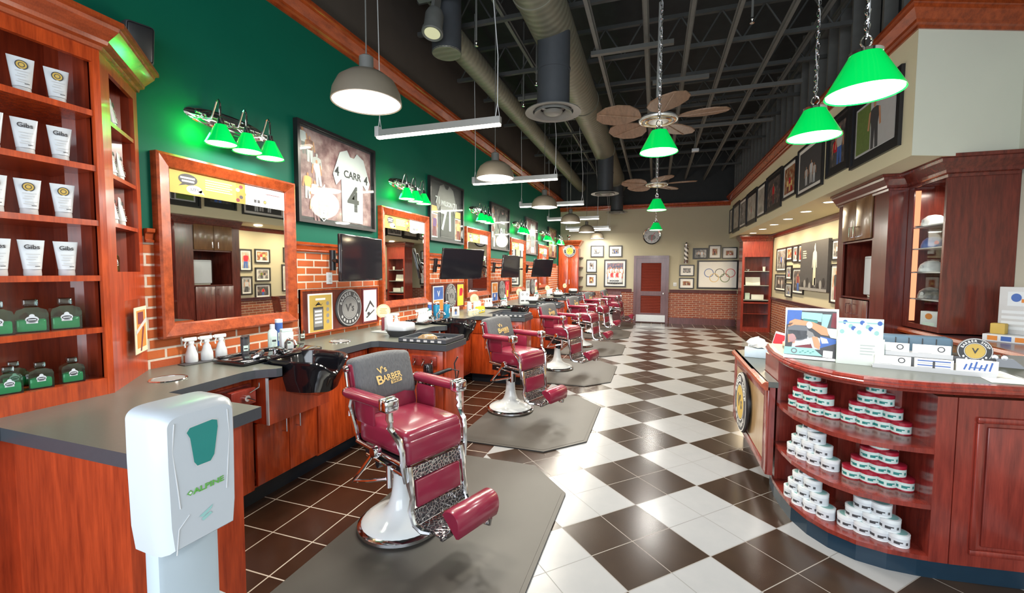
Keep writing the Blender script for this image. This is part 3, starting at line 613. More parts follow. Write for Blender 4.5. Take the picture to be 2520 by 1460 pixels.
for i, (k, u) in enumerate(((3, .30), (2, .27), (2, .39), (1, .26), (1, .38))):
    put('tube0', None, 'pale tube in the diagonal niches, %s' % ['alone on the highest niche shelf', 'left of the pair on the second niche shelf', 'right of the pair on the second niche shelf', 'left of the pair on the third niche shelf', 'right of the pair on the third niche shelf'][i], dg(u, -.05, NZ[k]), PI*.75+.15, 'pale tubes in the diagonal niches')
put('smallbottle', None, 'small green bottle alone in the lowest diagonal niche', dg(.28, -.07, NZ[0]), PI*.75, 'small aftershave bottles')

# ================================================================== barber stations: worktops, cabinets, bowls
YC = .27; XF, XT = -2.36, -1.62      # worktop front edge, tower front end
def worktop(b, poly): b.prism(poly, ZC-.055, ZC, 1, 0)
def bowl_notch(yc):        # bowed front edge round the bowl
    return [(XF, yc-.44), (XF+.02, yc-.37), (XF+.07, yc-.32), (XF+.11, yc-.29), (XF+.12, yc-.255), (XF+.09, yc-.225), (XF-.12, yc-.21), (XF-.16, yc+.22), (XF, yc+.28)]
b = MB()
worktop(b, [(W, -1.75), (-2.416, -1.75), (-2.416, -1.21), (-1.64, -1.21), (-1.66, -.655), (XF+.04, -.635)]+bowl_notch(YC)+[(XF, 1.12), (XF+.05, 1.165), (XT, 1.165), (XT, 1.585), (W, 1.585)])
tag(obj('worktop', b, ['laminate', 'laminate_edge']), 'nearest slate laminate worktop with a peninsula by the shelf unit', 'worktop', 'station worktops')
nths = ['nearest', 'second', 'third', 'fourth', 'fifth']
for k in range(1, 5):
    d = S*k; b = MB()
    worktop(b, [(W, 1.585-S+d), (XF, 1.585-S+d)]+[(x, y+d) for x, y in bowl_notch(YC)]+[(XF, 1.12+d), (XF+.05, 1.165+d), (XT, 1.165+d), (XT, 1.585+d), (W, 1.585+d)])
    tag(obj('worktop', b, ['laminate', 'laminate_edge']), nths[k]+' slate laminate worktop from the camera along the left wall', 'worktop', 'station worktops')
# peninsula cabinet
t = thing('peninsula_cabinet', 'mahogany end cabinet under the near worktop corner, behind the sanitizer stand', 'cabinet', (0, 0, 0))
b = MB(); b.box(W+.003, -1.15, .1, -1.76, -1.13, ZC-.055); b.box(-2.5, -1.75, 0, -2.48, -1.15, ZC-.055); obj('front_panel', b, 'wood_panel', t)
b = MB(); b.box(-1.775, -1.16, 0, -1.735, -.70, ZC-.055); obj('end_panel', b, 'wood_panel', t)
b = MB(); b.box(W+.003, -.72, .1, -1.775, -.70, ZC-.055); obj('back_panel', b, 'wood', t)
def handle(b, x, y, z, hz=.055, ax=(1, 0)):      # D-shaped pull standing out along ax
    e = .042; b.tube([(x, y, z-hz), (x+ax[0]*e, y+ax[1]*e, z-hz), (x+ax[0]*e, y+ax[1]*e, z+hz), (x, y, z+hz)], .0055, 6)
# base run under the bowl
def base_run(k):
    y0 = -.66 if k == 0 else -.80; y1 = 1.17; yc = YC-.03
    t = thing('base_cabinet', nths[k]+' mahogany cabinet under the shampoo bowl along the left wall', 'cabinet', (0, S*k, 0), 0, 'cabinets under the shampoo bowls')
    x = -2.44
    b = MB(); b.box(W, y0, .141, x-.021, y1, .155); b.box(W, y0+.021, .16, W+.02, y1, ZC-.06)
    for ya, yb in ((y0, yc-.285), (yc+.285, y1)): b.box(x-.02, ya, .14, x, yb, ZC-.056)
    obj('carcass', b, 'wood', t)
    b = MB(); b.box(W, y0, 0, -2.53, y1, .14); obj('toe_kick', b, 'toe', t)
    b = MB(); b.box(x-.02, yc-.275, .612, -2.321, yc-.26, .92); b.box(x-.02, yc+.26, .612, -2.321, yc+.275, .92); b.box(-2.32, yc-.275, .60, -2.305, yc+.275, .90); b.box(x-.02, yc-.275, .60, -2.321, yc+.275, .612); obj('bowl_apron', b, 'wood_panel', t)
    b = MB(); b.box(-2.322, yc-.283, .60, -2.303, yc-.2755, .915); obj('edge_highlight', b, 'ltgrey', t)  # pale strip standing in for the highlight along the apron's wood edge
    for s in (-1, 1):
        b = MB(); ya, yb = (yc-.27, yc-.003) if s < 0 else (yc+.003, yc+.27); b.rbox(x-.005, ya, .16, x+.015, yb, .59, .003); o = obj('door', b, 'wood', t)
        b = MB(); handle(b, x+.015, yc+s*.062, .53); obj('pull_handle', b, 'chrome', o)
    b = MB(); b.rbox(x-.005, y0+.03, .62, x+.012, yc-.30, .88, .003); o = obj('drawer', b, 'wood_desk', t)
    b = MB(); b.rbox(x+.012, y0+.39, .77, x+.10, y0+.56, .87, .004); obj('lock_block', b, 'wood_desk', o)
    b = MB(); b.cyl((x+.10, y0+.48, .82), (x+.125, y0+.48, .82), .02); b.tube([(x+.12, y0+.50, .85), (x+.15, y0+.54, .88), (x+.13, y0+.56, .90)], .004, 6); b.cyl((x+.125, y0+.48, .82), (x+.15, y0+.51, .80), .007, n=8); obj('lock_key', b, 'chrome', o)
    b = MB(); b.rbox(x-.005, yc+.29, .16, x+.012, y1-.02, .90, .003); o = obj('side_door', b, 'wood', t)
    b = MB(); handle(b, x+.012, yc+.62, .84); obj('pull_handle', b, 'chrome', o)
    b = MB(); b.rbox(x+.012, yc+.40, .76, x+.055, yc+.49, .90, .006); obj('switch_box', b, 'gloss_black', o)
    b = MB(); b.M = Matrix.Translation((x+.056, yc+.445, .83)) @ Matrix.Diagonal((1, .7, 1, 1)); b.lathe([(0, .008), (.02, .006), (.034, 0)], n=20, ax='x'); obj('switch_button', b, 'white', o)
    return t
for k in range(5): base_run(k)
# tower cabinets projecting from the wall
def tower(k):
    t = thing('tower_cabinet', nths[k]+' mahogany tower cabinet projecting from the left wall beside its barber chair', 'cabinet', (0, S*k, 0), 0, 'tower cabinets between the chairs')
    ya, yb, x0, x1 = 1.19, 1.57, -2.46, -1.66
    b = MB(); b.box(x0, ya+.016, .12, x1, yb, ZC-.056); obj('carcass', b, 'wood', t)
    b = MB(); b.box(x0, ya+.06, 0, x1-.05, yb, .12); obj('toe_kick', b, 'toe', t)
    b = MB(); b.rbox(x1, ya+.01, .12, x1+.02, yb, ZC-.056, .003); obj('end_panel', b, 'wood_panel', t)
    xm = -2.02
    b = MB(); b.rbox(x0+.02, ya, .72, xm-.01, ya+.02, .915, .003); o = obj('drawer', b, 'wood', t)
    b = MB(); b.lathe([(0, -.03), (.014, -.026), (.010, -.012), (.008, 0)], (-2.24, ya, .83), 12, ax='y'); obj('knob', b, 'chrome', o)
    b = MB(); b.rbox(x0+.02, ya, .13, xm-.01, ya+.02, .71, .003); obj('door', b, 'wood', t)
    b = MB(); b.rbox(xm+.005, ya, .13, x1-.005, ya+.02, .915, .003); o = obj('side_door', b, 'wood_panel', t)
    b = MB(); b.rbox(xm+.05, ya-.018, .78, x1-.06, ya, .87, .004); o = obj('hook_board', b, 'wood_desk', t)
    for i in range(3):
        b = MB(); X = xm+.09+.085*i; b.lathe([(0, -.022), (.013, -.02), (.013, -.017), (.004, -.012), (.004, 0)], (X, ya-.018, .835), 10, ax='y')
        b.tube([(X, ya-.02, .825), (X, ya-.045, .80), (X, ya-.055, .79), (X, ya-.06, .805)], .004, 6); obj('hook', b, 'chrome', o)
    b = MB(); b.rbox(xm+.05, ya-.02, .60, xm+.21, ya, .69, .004); o = obj('outlet_box', b, 'gloss_black', t)
    b = MB()
    for i in range(4):
        for j in range(2): b.box(xm+.065+.036*i, ya-.022, .612+.036*j, xm+.085+.036*i, ya-.0195, .636+.036*j)
    obj('sockets', b, 'dkgrey', o)
    return t
for k in range(5): tower(k)
for k in range(5):
    d = S*k
    t = thing('clipper_tray', nths[k]+' black perforated tray on a tower cabinet top along the left wall', 'tray', (-1.86, 1.37+d, ZC), 0, 'black trays on the tower cabinets')
    b = MB(); b.box(-.25, -.19, 0, .23, .19, .006); obj('tray_base', b, 'tray', t)
    b = MB()
    for x0, y0, x1, y1 in ((-.25, -.19, .23, -.175), (-.25, .175, .23, .19), (-.25, -.175, -.235, .175), (.215, -.175, .23, .175)): b.box(x0, y0, .0, x1, y1, .04)
    for i in range(6): b.box(-.2+.07*i, -.1915, .012, -.165+.07*i, -.1895, .03, 1)
    obj('rim', b, ['laminate_edge', 'ltgrey'], t)
    # shampoo bowl
    if k == 0:
        t = thing('shampoo_bowl', '', 'shampoo bowl', (-2.27, YC, ZC), -.05, 'black shampoo bowls')
        n = 40; sh = MB(); rings = []
        def bl(f, i):      # oval bowl, rim dips at the neck rest (towards +x)
            a = 2*PI*i/n; ca, sa = math.cos(a), math.sin(a); sq = 1/max(abs(ca)**3+abs(sa)**3, 1e-6)**(1/3)
            return .24*sq*ca, .205*sq*sa, math.exp(-((a if a < PI else a-2*PI)/.46)**2)
        for sc, z in ((1.06, .012), (1.08, .028), (1.04, .036), (.97, .030), (.90, -.02), (.84, -.10), (.70, -.17), (.35, -.20), (.05, -.205)):
            rings.append([((x*sc+(.0 if z > 0 else -.0)), y*sc, z-(.10*dip if z > -.05 else .02*dip)) for x, y, dip in (bl(0, i) for i in range(n))])
        for sc, z in ((.05, -.235), (.42, -.23), (.80, -.19), (.93, -.10), (.99, -.02), (1.06, .012)):
            rings.append([(x*sc, y*sc, z-(.10*dip if z > -.05 else .02*dip)) for x, y, dip in (bl(0, i) for i in range(n))])
        sh.add([p for r_ in rings for p in r_], [[a*n+i, a*n+(i+1) % n, (a+1)*n+(i+1) % n, (a+1)*n+i] for a in range(len(rings)-1) for i in range(n)], 0, True)
        obj('basin', sh, 'gloss_black', t)
        b = MB(); b.rbox(-.52, -.34, .004, -.20, .34, .032, .012, fn=None); b.rbox(-.50, -.32, .03, -.46, .32, .045, .006); obj('rear_deck', b, 'gloss_black', t)
        b = MB(); b.tube([(-.28, .06, .03), (-.28, .06, .10), (-.24, .05, .13), (-.17, .04, .12), (-.15, .035, .09)], .011, 10); b.cyl((-.28, -.03, .03), (-.28, -.03, .06), .018); b.cyl((-.28, -.03, .06), (-.28, -.08, .07), .006, n=8); obj('faucet', b, 'chrome', t)
        b = MB(); b.lathe([(0, .004), (.022, .003), (.028, -.001)], (0, 0, -.203), 16); obj('drain', b, 'chrome', t)
        bw = t
    else: t = dup(bw, (-2.27, YC+d, ZC))
    t['label'] = nths[k]+' glossy black shampoo bowl let into the worktop along the left wall'
    # waste chute rings set into the worktop
for x, y, lab in ((-2.62, -.44, 'chrome ringed waste chute in the worktop beside the shelf unit'), (-2.62, 1.02, 'chrome ringed waste chute in the worktop before the nearest tower cabinet')):
    t = thing('waste_chute', lab, 'waste chute', (x, y, ZC))
    b = MB(); b.lathe([(.095, .001), (.092, .006), (.082, .005), (.078, -.05)], n=28); obj('chrome_ring', b, 'chrome', t)
    b = MB(); b.lathe([(0, .0015), (.081, .0015)], n=28); obj('chute_opening', b, 'grey', t)

# ================================================================== barber chairs and mats
def barber_chair():
    t = thing('barber_chair', '', 'barber chair', (0, 0, 0), 0, 'burgundy barber chairs in a row')
    b = MB(); b.lathe([(.0, 0), (.262, 0), (.272, .012), (.270, .034), (.255, .046), (.245, .05)], n=40); obj('base_ring', b, 'chrome', t)
    b = MB(); b.lathe([(.248, .048), (.235, .066), (.19, .085), (.125, .115), (.085, .165), (.064, .24), (.054, .32), (.050, .40), (.054, .43), (.0, .43)], n=36); obj('pedestal', b, 'porcelain', t)
    b = MB(); b.cyl((0, 0, .40), (0, 0, .47), .055, n=20); b.box(-.20, -.20, .46, .24, .20, .485); b.cyl((0, -.23, .47), (0, .23, .47), .03); obj('lift_column', b, 'black', t)
    def puff(v): 
        x, y, z = v; f = max(0, 1-(x/.30)**2)*max(0, 1-(y/.30)**2); return (x, y, z+(.028*f if z > .56 else 0))
    b = MB(); b.rbox(-.26, -.265, .475, .30, .265, .635, .05, 0, 4, True, puff); b.rbox(.20, -.262, .43, .312, .262, .60, .045, 0, 4); obj('seat', b, 'leather', t)
    bk = Matrix.Translation((-.27, 0, .60)) @ Matrix.Rotation(R(-13), 4, 'Y')
    def pb(v): x, y, z = v; f = max(0, 1-(y/.29)**2); return (x+(.025*f if x > 0 else -.012*f), y, z+(.03*f if z > .3 else 0))
    b = MB(); b.M = bk; b.rbox(-.055, -.265, .0, .055, .265, .50, .045, 0, 4, True, pb); obj('backrest', b, 'leather', t)
    for s in (-1, 1):
        b = MB(); b.M = bk; b.tube([(-.03, s*.27, .02), (-.03, s*.285, .25), (-.02, s*.28, .46)], .012, 8); b.lathe([(0, s*.02), (.03, s*.016), (.036, 0), (.0, 0)], (-.02, s*.275, .45), 16, ax='y')
        obj('back_rail', b, 'chrome', t)
    def tw(v):
        x, y, z = v; f = max(0, 1-(y/.30)**2); w = .006*math.sin(y*38)*(.62-z)*1.6
        return (x+(.025*f+w if x > 0 else -.012*f), y*(1+.05*(.5-z)), z+(.03*f if z > .3 else .012*math.sin(y*17)))
    b = MB(); b.M = bk; b.rbox(-.068, -.255, .13, .070, .255, .525, .04, 0, 4, True, tw); tw_ = obj('towel', b, 'towel', t)
    b = MB(); b.M = bk @ Matrix.Translation((.1, .0, .30)) @ Matrix.Rotation(PI/2, 4, 'Z')
    put_text(b, "B", .12, -.088, -.01, 0, .004, True, -.1, .9); put_text(b, "ARBER", .085, .025, .006, 0, .004, True, -.12, .68); put_text(b, "V's", .085, -.055, .085, 0, .004, True, -.2, .8); b.flat([(.005, -.066), (.105, -.053), (.105, -.018), (.005, -.031)], 0, .0035); put_text(b, "SHOP", .036, .055, -.042, 1, .0045, True, -.13, .9)
    obj('logo', b, ['gold', 'dkgrey'], tw_)
    for s in (-1, 1):
        b = MB(); b.M = Matrix.Translation((0, s*.315, .845)) @ Matrix.Diagonal((1, 1.15, 1, 1)); b.lathe([(0, -.30), (.040, -.295), (.046, -.27), (.046, .13), (.044, .16)], n=18, ax='x'); a = obj('armrest', b, 'leather', t)
        b = MB(); b.rbox(.155, s*.315-.055, .795, .245, s*.315+.055, .90, .022, 0, 3); b.rbox(.165, s*.315-.06, .81, .19, s*.315+.06, .905, .008); obj('arm_cap', b, 'chrome', a)
        b = MB(); b.lathe([(0, -.03), (.03, -.028), (.042, -.012), (.042, .02)], (-.30, s*.315, .845), 14, ax='x'); obj('rear_cap', b, 'chrome', a)
        b = MB(); y = s*.315
        b.tube([(.20, y, .80), (.20, y, .74), (.215, y, .71), (.205, y, .68), (.23, y*.97, .64), (.275, y*.93, .60), (.295, y*.91, .54), (.30, y*.90, .44), (.31, y*.86, .36)], [.022, .026, .018, .024, .018, .022, .02, .018, .014], 8)
        b.tube([(-.26, y, .82), (-.285, y, .74), (-.27, y*.96, .66), (-.25, y*.92, .58), (-.24, y*.88, .50)], [.016, .022, .016, .02, .014], 8)
        b.cyl((-.285, y, .66), (-.285, y, .76), .016); b.cyl((-.24, y*.9, .49), (.30, y*.9, .46), .014); b.cyl((-.10, y*.93, .44), (.30, y*.9, .405), .010); obj('arm_support', b, 'chrome', t)
        b = MB(); b.rbox(-.24, s*.275-.012, .62, -.03, s*.275+.012, .80, .011, 0, 2, True); obj('side_panel', b, 'leather', t)
    b = MB(); y = -.345
    b.tube([(.06, y, .50), (-.02, y-.03, .40), (-.115, y-.05, .29)], .014, 8); b.tube([(-.115, y-.05, .29), (.05, y-.03, .335), (.16, y+.03, .36)], .012, 8); b.lathe([(0, .03), (.03, .026), (.04, 0), (.03, -.03), (0, -.03)], (.07, y+.01, .505), 14, ax='y'); b.cyl((.17, -.30, .30), (.17, -.30, .44), .022); obj('recline_lever', b, 'chrome', t)
    # leg rest: filigree frame, padded panel, foot plate and roll
    lr = Matrix.Translation((.30, 0, .44)) @ Matrix.Rotation(R(-6), 4, 'Y')
    b = MB(); b.M = lr
    for y0, y1, z0, z1 in ((-.24, .24, -.085, -.01), (-.24, .24, -.36, -.275)): b.rbox(-.012, y0, z0, .012, y1, z1, .005)
    obj('filigree_frame', b, 'filigree', t)
    for s in (-1, 1):
        b = MB(); b.M = lr; b.tube([(0, s*.235, .0), (.004, s*.24, -.10), (.012, s*.235, -.20), (.0, s*.245, -.27), (.02, s*.24, -.34), (.07, s*.22, -.375), (.13, s*.20, -.38)], [.020, .026, .017, .024, .018, .02, .014], 8)
        obj('leg_rest_rail', b, 'chrome', t)
    b = MB(); b.M = lr; b.rbox(-.012, -.20, -.27, .02, .20, -.09, .010, 0, 3); obj('calf_panel', b, 'leather', t)
    b = MB(); b.rbox(.33, -.18, .055, .56, .18, .075, .006); b.rbox(.545, -.19, .05, .575, .19, .082, .006); obj('foot_plate', b, 'filigree', t)
    b = MB(); b.tube([(.63, -.16, .12), (.60, -.16, .09), (.56, -.16, .07), (.56, .16, .07), (.60, .16, .09), (.63, .16, .12)], .014, 8); obj('foot_bracket', b, 'chrome', t)
    b = MB(); b.tube([(.62, .10, .10), (.66, .12, .07), (.70, .12, .075), (.71, .12, .11)], .012, 8); obj('foot_loop', b, 'chrome', t)
    b = MB(); b.M = Matrix.Translation((.665, 0, .19)) @ Matrix.Rotation(R(35), 4, 'Y')
    q = 14; prof = [(.085*math.sin(PI*i/q-PI/2), .095*math.cos(PI*i/q-PI/2)) for i in range(q+1)]
    vs = [(x, yy, z-.04) for yy in (-.195, -.18, .18, .195) for x, z in [(p*(.9 if abs(yy) > .19 else 1), zz*(.9 if abs(yy) > .19 else 1)) for p, zz in prof]]; m_ = q+1
    b.add(vs, [[a*m_+i, a*m_+(i+1) % m_, (a+1)*m_+(i+1) % m_, (a+1)*m_+i] for a in range(3) for i in range(m_)]+[list(range(m_)), [3*m_+i for i in range(m_)]], 0, True)
    obj('foot_roll', b, 'leather', t)
    def zz(z):
        K = [(-1, -.87), (.05, .175), (.07, .19), (.2, .33), (.36, .456), (.44, .535), (.63, .715), (.85, .885), (1.13, 1.065), (2, 1.9)]
        for (a, p_), (c, q_) in zip(K, K[1:]):
            if a <= z <= c: return p_+(q_-p_)*(z-a)/(c-a)
    done = set()
    for o in list(t.children):
        for g in [o]+list(o.children):
            if g.data.name in done: continue
            done.add(g.data.name); nm = g.name.split('.')[0]
            for v in g.data.vertices:
                x, y, z = v.co
                if nm in ('pedestal', 'base_ring'): v.co.z = z*.80
                elif nm == 'lift_column': v.co = (x*.8+.02, y*.82, .335+(z-.40)*2.4)
                else: v.co = (x*.82+.085, y*.835, zz(z))
            g.data.update()
    return t
ch0 = barber_chair()
CHP = [(-1.41, .13, -20), (-1.48, 2.52, -21), (-1.43, 4.83, -18), (-1.42, 7.15, -14), (-1.42, 9.35, -14), (-1.16, 11.1, -8)]
for k, (x, y, a) in enumerate(CHP):
    c = ch0 if k == 0 else dup(ch0); c.location = (x, y, 0.013); c.rotation_euler = (0, 0, R(a))
    c['label'] = ['nearest', 'second', 'third', 'fourth', 'fifth', 'farthest'][k]+' burgundy barber chair with a grey logo towel over its back'
    b = MB(); yc = [.30, 2.43, 4.78, 7.03, 9.28, 11.2][k]
    h = 1.22 if k == 0 else .94
    poly = [(-.49, yc-h+.36), (-.49, yc+.54), (-.82, yc+.9), (-1.70, yc+.9), (-1.70, yc-h), (-.82, yc-h)]
    b.prism(poly, .0005, .012, 1, 0)
    cx = -1.1; ins = [((x_-cx)*.955+cx, (y_-yc)*.965+yc) for x_, y_ in poly]; b.prism(ins, .010, .0135, 0, 0)
    tag(obj('floor_mat', b, ['rubber', 'rubber_edge']), ['nearest', 'second', 'third', 'fourth', 'fifth', 'farthest'][k]+' grey rubber floor mat with cut corners under a barber chair', 'floor mat', 'rubber mats under the barber chairs')
# ================================================================== sanitizer stand close to the camera
p = CAM + (fw + rt*((462-1260)/F_PX) - up*((1158-730)/F_PX))*.91
t = thing('sanitizer_dispenser_stand', 'white automatic hand sanitizer dispenser on a pale stand in front of the near worktop', 'sanitizer dispenser', (p.x, p.y, 0), R(86))
zc = p.z; h, w, dp = .150, .080, .052
b = MB()      # rounded shell: arched top, tapering foot
n = 24; rings = []
prof2 = []
for i in range(n+1):
    u = i/n
    a = PI*u; prof2.append((w*math.copysign(abs(math.cos(a))**.35, math.cos(a)), h*.82+h*.18*abs(math.sin(a))**.8))
out = [(w*.90, -h*.95), (w*.97, -h*.6), (w, h*.3)]+prof2[1:-1]+[(-w, h*.3), (-w*.97, -h*.6), (-w*.90, -h*.95)]
lay = [(dp, 1.0, 1.0), (-dp*.15, 1.0, 1.0), (-dp*.55, .97, .985), (-dp*.85, .88, .95), (-dp, .80, .91)]
vs = []; k = len(out)
for y, sx, sz in lay: vs += [(x*sx, y, zc+z*sz) for x, z in out]
b.add(vs, [[a*k+i, a*k+(i+1) % k, (a+1)*k+(i+1) % k, (a+1)*k+i] for a in range(len(lay)-1) for i in range(k)]+[list(range(k)), [(len(lay)-1)*k+i for i in range(k)]], 0, True)
obj('housing', b, 'shell', t)
b = MB(); b.M = Matrix.Translation((0, 0, zc)); y = dp+.0012
wp = [(-.024, .085), (-.030, .098), (-.024, .106), (.020, .110), (.030, .106), (.031, .092), (.022, .035), (.014, .024), (-.012, .024), (-.018, .034)]
b.flat([(x*1.06, .066+(z-.066)*1.05) for x, z in wp], 0, y-.0006); b.flat(wp, 1, y); obj('level_window', b, ['ltgrey', 'teal'], t)
b = MB(); b.M = Matrix.Translation((0, 0, zc)); put_text(b, 'ALPINE', .0155, .009, -.026, 0, y, True, -.03, 1.25); b.flat([(-.034, -.026), (-.027, -.020), (-.022, -.026), (-.027, -.032)], 0, y); b.flat([(-.031, -.026), (-.027, -.023), (-.024, -.026), (-.027, -.029)], 1, y+.0003)
b.flat([(-.012, -.083), (.006, -.075), (.016, -.07), (.012, -.078), (-.004, -.088)], 2, y); b.flat([(-.008, -.09), (.01, -.083), (.014, -.088), (-.004, -.096)], 2, y); obj('brand_print', b, [plain('green_ink', (.10, .34, .06), .5), 'white', 'tealcard'], t)
b = MB(); b.M = Matrix.Translation((0, 0, zc)); b.ell(-.048, -.098, .004, .005, 0, y-.002, 12); obj('sensor', b, 'black', t)
b = MB()
for s in (-1, 1): b.tube([(s*.052, -dp-.001, zc+h*.82), (s*.056, -dp+.001, zc+h*.45), (s*.050, -dp-.0005, zc+.0), (s*.046, -dp-.0005, zc-.05)], .0012, 6)
b.tube([(-.055, -dp, zc-.14), (-.05, -dp-.0008, zc-.09), (-.03, -dp-.0008, zc-.07)], .001, 6); obj('moulded_line', b, 'ltgrey', t)
b = MB(); b.rbox(-.062, .0, .06, .062, .05, zc-.09, .012); b.rbox(-.075, -.085, zc-.335, .075, .05, zc-.325, .004); b.rbox(-.16, -.14, 0, .16, .16, .06, .02); obj('stand', b, plain('pale_blue_stand', (.36, .43, .48), .35, var=.03), t)

# ================================================================== things on the worktops
def spray(lab, loc, rz, group):
    t = thing('spray_bottle', lab, 'spray bottle', loc, rz, group)
    b = MB(); b.lathe([(0, 0), (.036, 0), (.038, .006), (.037, .05), (.026, .085), (.024, .10), (.014, .118), (.014, .13)], n=18); obj('bottle_body', b, 'white', t)
    b = MB(); b.rbox(-.016, -.012, .125, .016, .012, .145, .004); b.rbox(-.045, -.010, .145, .035, .010, .172, .006); b.rbox(-.055, -.006, .152, -.045, .006, .168, .003); b.tube([(-.03, 0, .145), (-.04, 0, .125), (-.036, 0, .105)], .005, 6); obj('trigger_head', b, 'porcelain', t)
    return t
def squat(name, cat, mat, capm, r, h, shape='round'):
    def f(lab, loc, rz, group):
        t = thing(name, lab, cat, loc, rz, group); b = MB()
        if shape == 'round': b.lathe([(0, 0), (r, 0), (r, h*.68), (r*.5, h*.8), (r*.45, h*.84)], n=16)
        elif shape == 'can': b.lathe([(0, 0), (r, 0), (r, h*.92), (r*.8, h*.93)], n=16)
        else: b.rbox(-r, -r*.6, 0, r, r*.6, h*.85, r*.15)
        obj('body', b, mat, t); b = MB()
        if shape == 'box': b.rbox(-r*.9, -r*.5, h*.85, r*.9, r*.5, h, r*.1)
        else: b.lathe([(r*.55, h*.8), (r*.55, h*.98), (0, h)] if shape == 'round' else [(r*1.02, h*.86), (r*1.02, h*.98), (0, h)], n=16)
        obj('cap', b, capm, t); b = MB(); b.rect(-r*.6, h*.2, r*.6, h*.5, 0, r*1.002 if shape != 'box' else r*.602); b.rect(-r*.45, h*.28, r*.45, h*.36, 1, r*1.01 if shape != 'box' else r*.61); obj('label_print', b, ['mint' if capm != 'dkgrey' else 'ltgrey', 'dkgrey'], t); return t
    return f
def cp(px, py): q = at(px, py, 'z', ZC); return (q.x, q.y, ZC)
b = MB(); b.rbox(-.04, -.17, 0, .05, .17, .006, .002); q = cp(512, 889)
tag(obj('bottle_tray', b, 'dkgrey', None, q, -.15), 'dark strip tray under three white spray bottles on the nearest worktop', 'tray')
for i, px in enumerate((472, 510, 545)):
    q = cp(px, [893, 887, 881][i]); put('spray', spray, 'white trigger spray bottle, %s of three on the dark strip tray' % ['nearest the shelf unit', 'middle', 'nearest the bowl'][i], (q[0], q[1], ZC+.006), PI/2-.2, 'white spray bottles on the tray')
def item(key, mk, lab, px, py, rz=PI/2-.4, group=None): return put(key, mk, lab, cp(px, py), rz, group)
item('pump', squat('pump_bottle', 'bottle', 'porcelain', 'teal', .03, .14), 'small white pump bottle with a green cap in front of the nearest mirror', 603, 862)
DK = ZC+.033
def deck(key, mk, lab, x, y, rz=PI/2-.4, group=None, z=DK): return put(key, mk, lab, (x, y, z), rz, group)
deck('can', squat('hair_spray_can', 'can', 'dkgrey', 'black', .026, .13, 'can'), 'dark can behind the nearest shampoo bowl, next to the clippers', -2.74, .16, group='dark cans behind the nearest bowl')
deck('can', None, 'dark can behind the nearest shampoo bowl, against the brick', -2.79, .21, group='dark cans behind the nearest bowl')
deck('aerosol', squat('aerosol_can', 'can', 'cobalt', 'white', .028, .22, 'can'), 'tall blue aerosol can with white cap in front of the nearest mirror', -2.80, .52)
deck('lotion', squat('lotion_bottle', 'bottle', 'white', 'mint', .045, .16, 'box'), 'wide white lotion bottle with pale green label behind the nearest bowl', -2.62, .42)
deck('lotion2', squat('lotion_bottle', 'bottle', 'mint', 'white', .033, .19), 'pale green lotion bottle behind the wide white one by the nearest bowl', -2.76, .42)
item('greenb', squat('tonic_bottle', 'bottle', 'bottle', 'clearcap', .03, .13), 'small green glass bottle on the worktop below the nearest display board', 742, 838)
def clipper(lab, loc, rz, group):
    t = thing('hair_clipper', lab, 'hair clipper', loc, rz, group); t.rotation_euler = (R(90), R(-20), rz)
    b = MB(); b.rbox(-.02, -.018, 0, .02, .018, .15, .012, 0, 3); obj('body', b, 'gloss_black', t); b = MB(); b.rbox(-.021, -.012, .15, .021, .006, .172, .004); obj('blade', b, 'chrome', t); b = MB(); b.rbox(-.008, -.022, .06, .008, -.016, .10, .003); obj('switch', b, 'purple', t); return t
for i, (x, y) in enumerate(((-2.60, .18), (-2.58, .31))): put('clip', clipper, 'black hair clipper lying behind the nearest bowl, %s' % ['nearer the spray bottles', 'beside the wide white bottle'][i], (x, y, DK+.02), PI*.2+.5*i, 'hair clippers by the nearest bowl')
t = thing('comb_stand', 'wire stand of combs beside the brick below the nearest mirror', 'comb stand', (-2.86, .74, ZC))
b = MB()
for i in range(9): b.tube([(.0, -.05, .02+.014*i), (.02, 0, .022+.014*i), (0, .05, .02+.014*i)], .0022, 5)
b.cyl((0, -.05, 0), (0, -.05, .15), .004, n=8); b.cyl((0, .05, 0), (0, .05, .15), .004, n=8); obj('wire_rack', b, 'chrome', t); b = MB(); b.box(-.03, -.06, 0, .04, .06, .006); obj('base', b, 'black', t)
# right end of the nearest worktop
t = thing('acrylic_tray', 'clear acrylic tray holding white product tubes beside the nearest tower cabinet', 'tray', (-2.60, 1.78, ZC), -.1)
b = MB(); b.rbox(-.13, -.16, 0, .13, .16, .008, .003); obj('tray_base', b, 'ltgrey', t)
b = MB(); frame_rect(b, .13, .02, .004, .004); b.M = Matrix(); b.box(-.13, -.16, .008, -.126, .16, .045); b.box(.126, -.16, .008, .13, .16, .045); b.box(-.13, -.16, .008, .13, -.156, .045); obj('tray_rim', b, 'glass', t)
for i, (x, y) in enumerate(((-2.56, 1.68), (-2.62, 1.79))): put('tallbox', squat('product_tube', 'tube', 'white', 'porcelain', .034, .175, 'box'), 'tall white product tube in the acrylic tray, %s' % ['front', 'back'][i], (x, y, ZC+.008), PI/2-.3, 'white product tubes in the acrylic tray')
def round_sign(lab, loc, rz, group):
    t = thing('round_table_sign', lab, 'sign', loc, rz, group)
    b = MB(); b.rbox(-.02, -.012, 0, .02, .012, .15, .004); obj('stem', b, 'maroon', t); b = MB(); b.lathe([(0, -.004), (.075, -.004), (.075, .004), (0, .004)], (0, 0, .215), 32, ax='y'); o = obj('card_disc', b, 'ivory', t)
    b = MB(); b.ring(0, .215, .068, .004, 0, .0045); [b.rect(-.04+.006*(q % 2), .19+.016*q, .04-.008*(q % 3), .196+.016*q, 0, .0047) for q in range(4)]; obj('sign_print', b, 'tan', o); return t
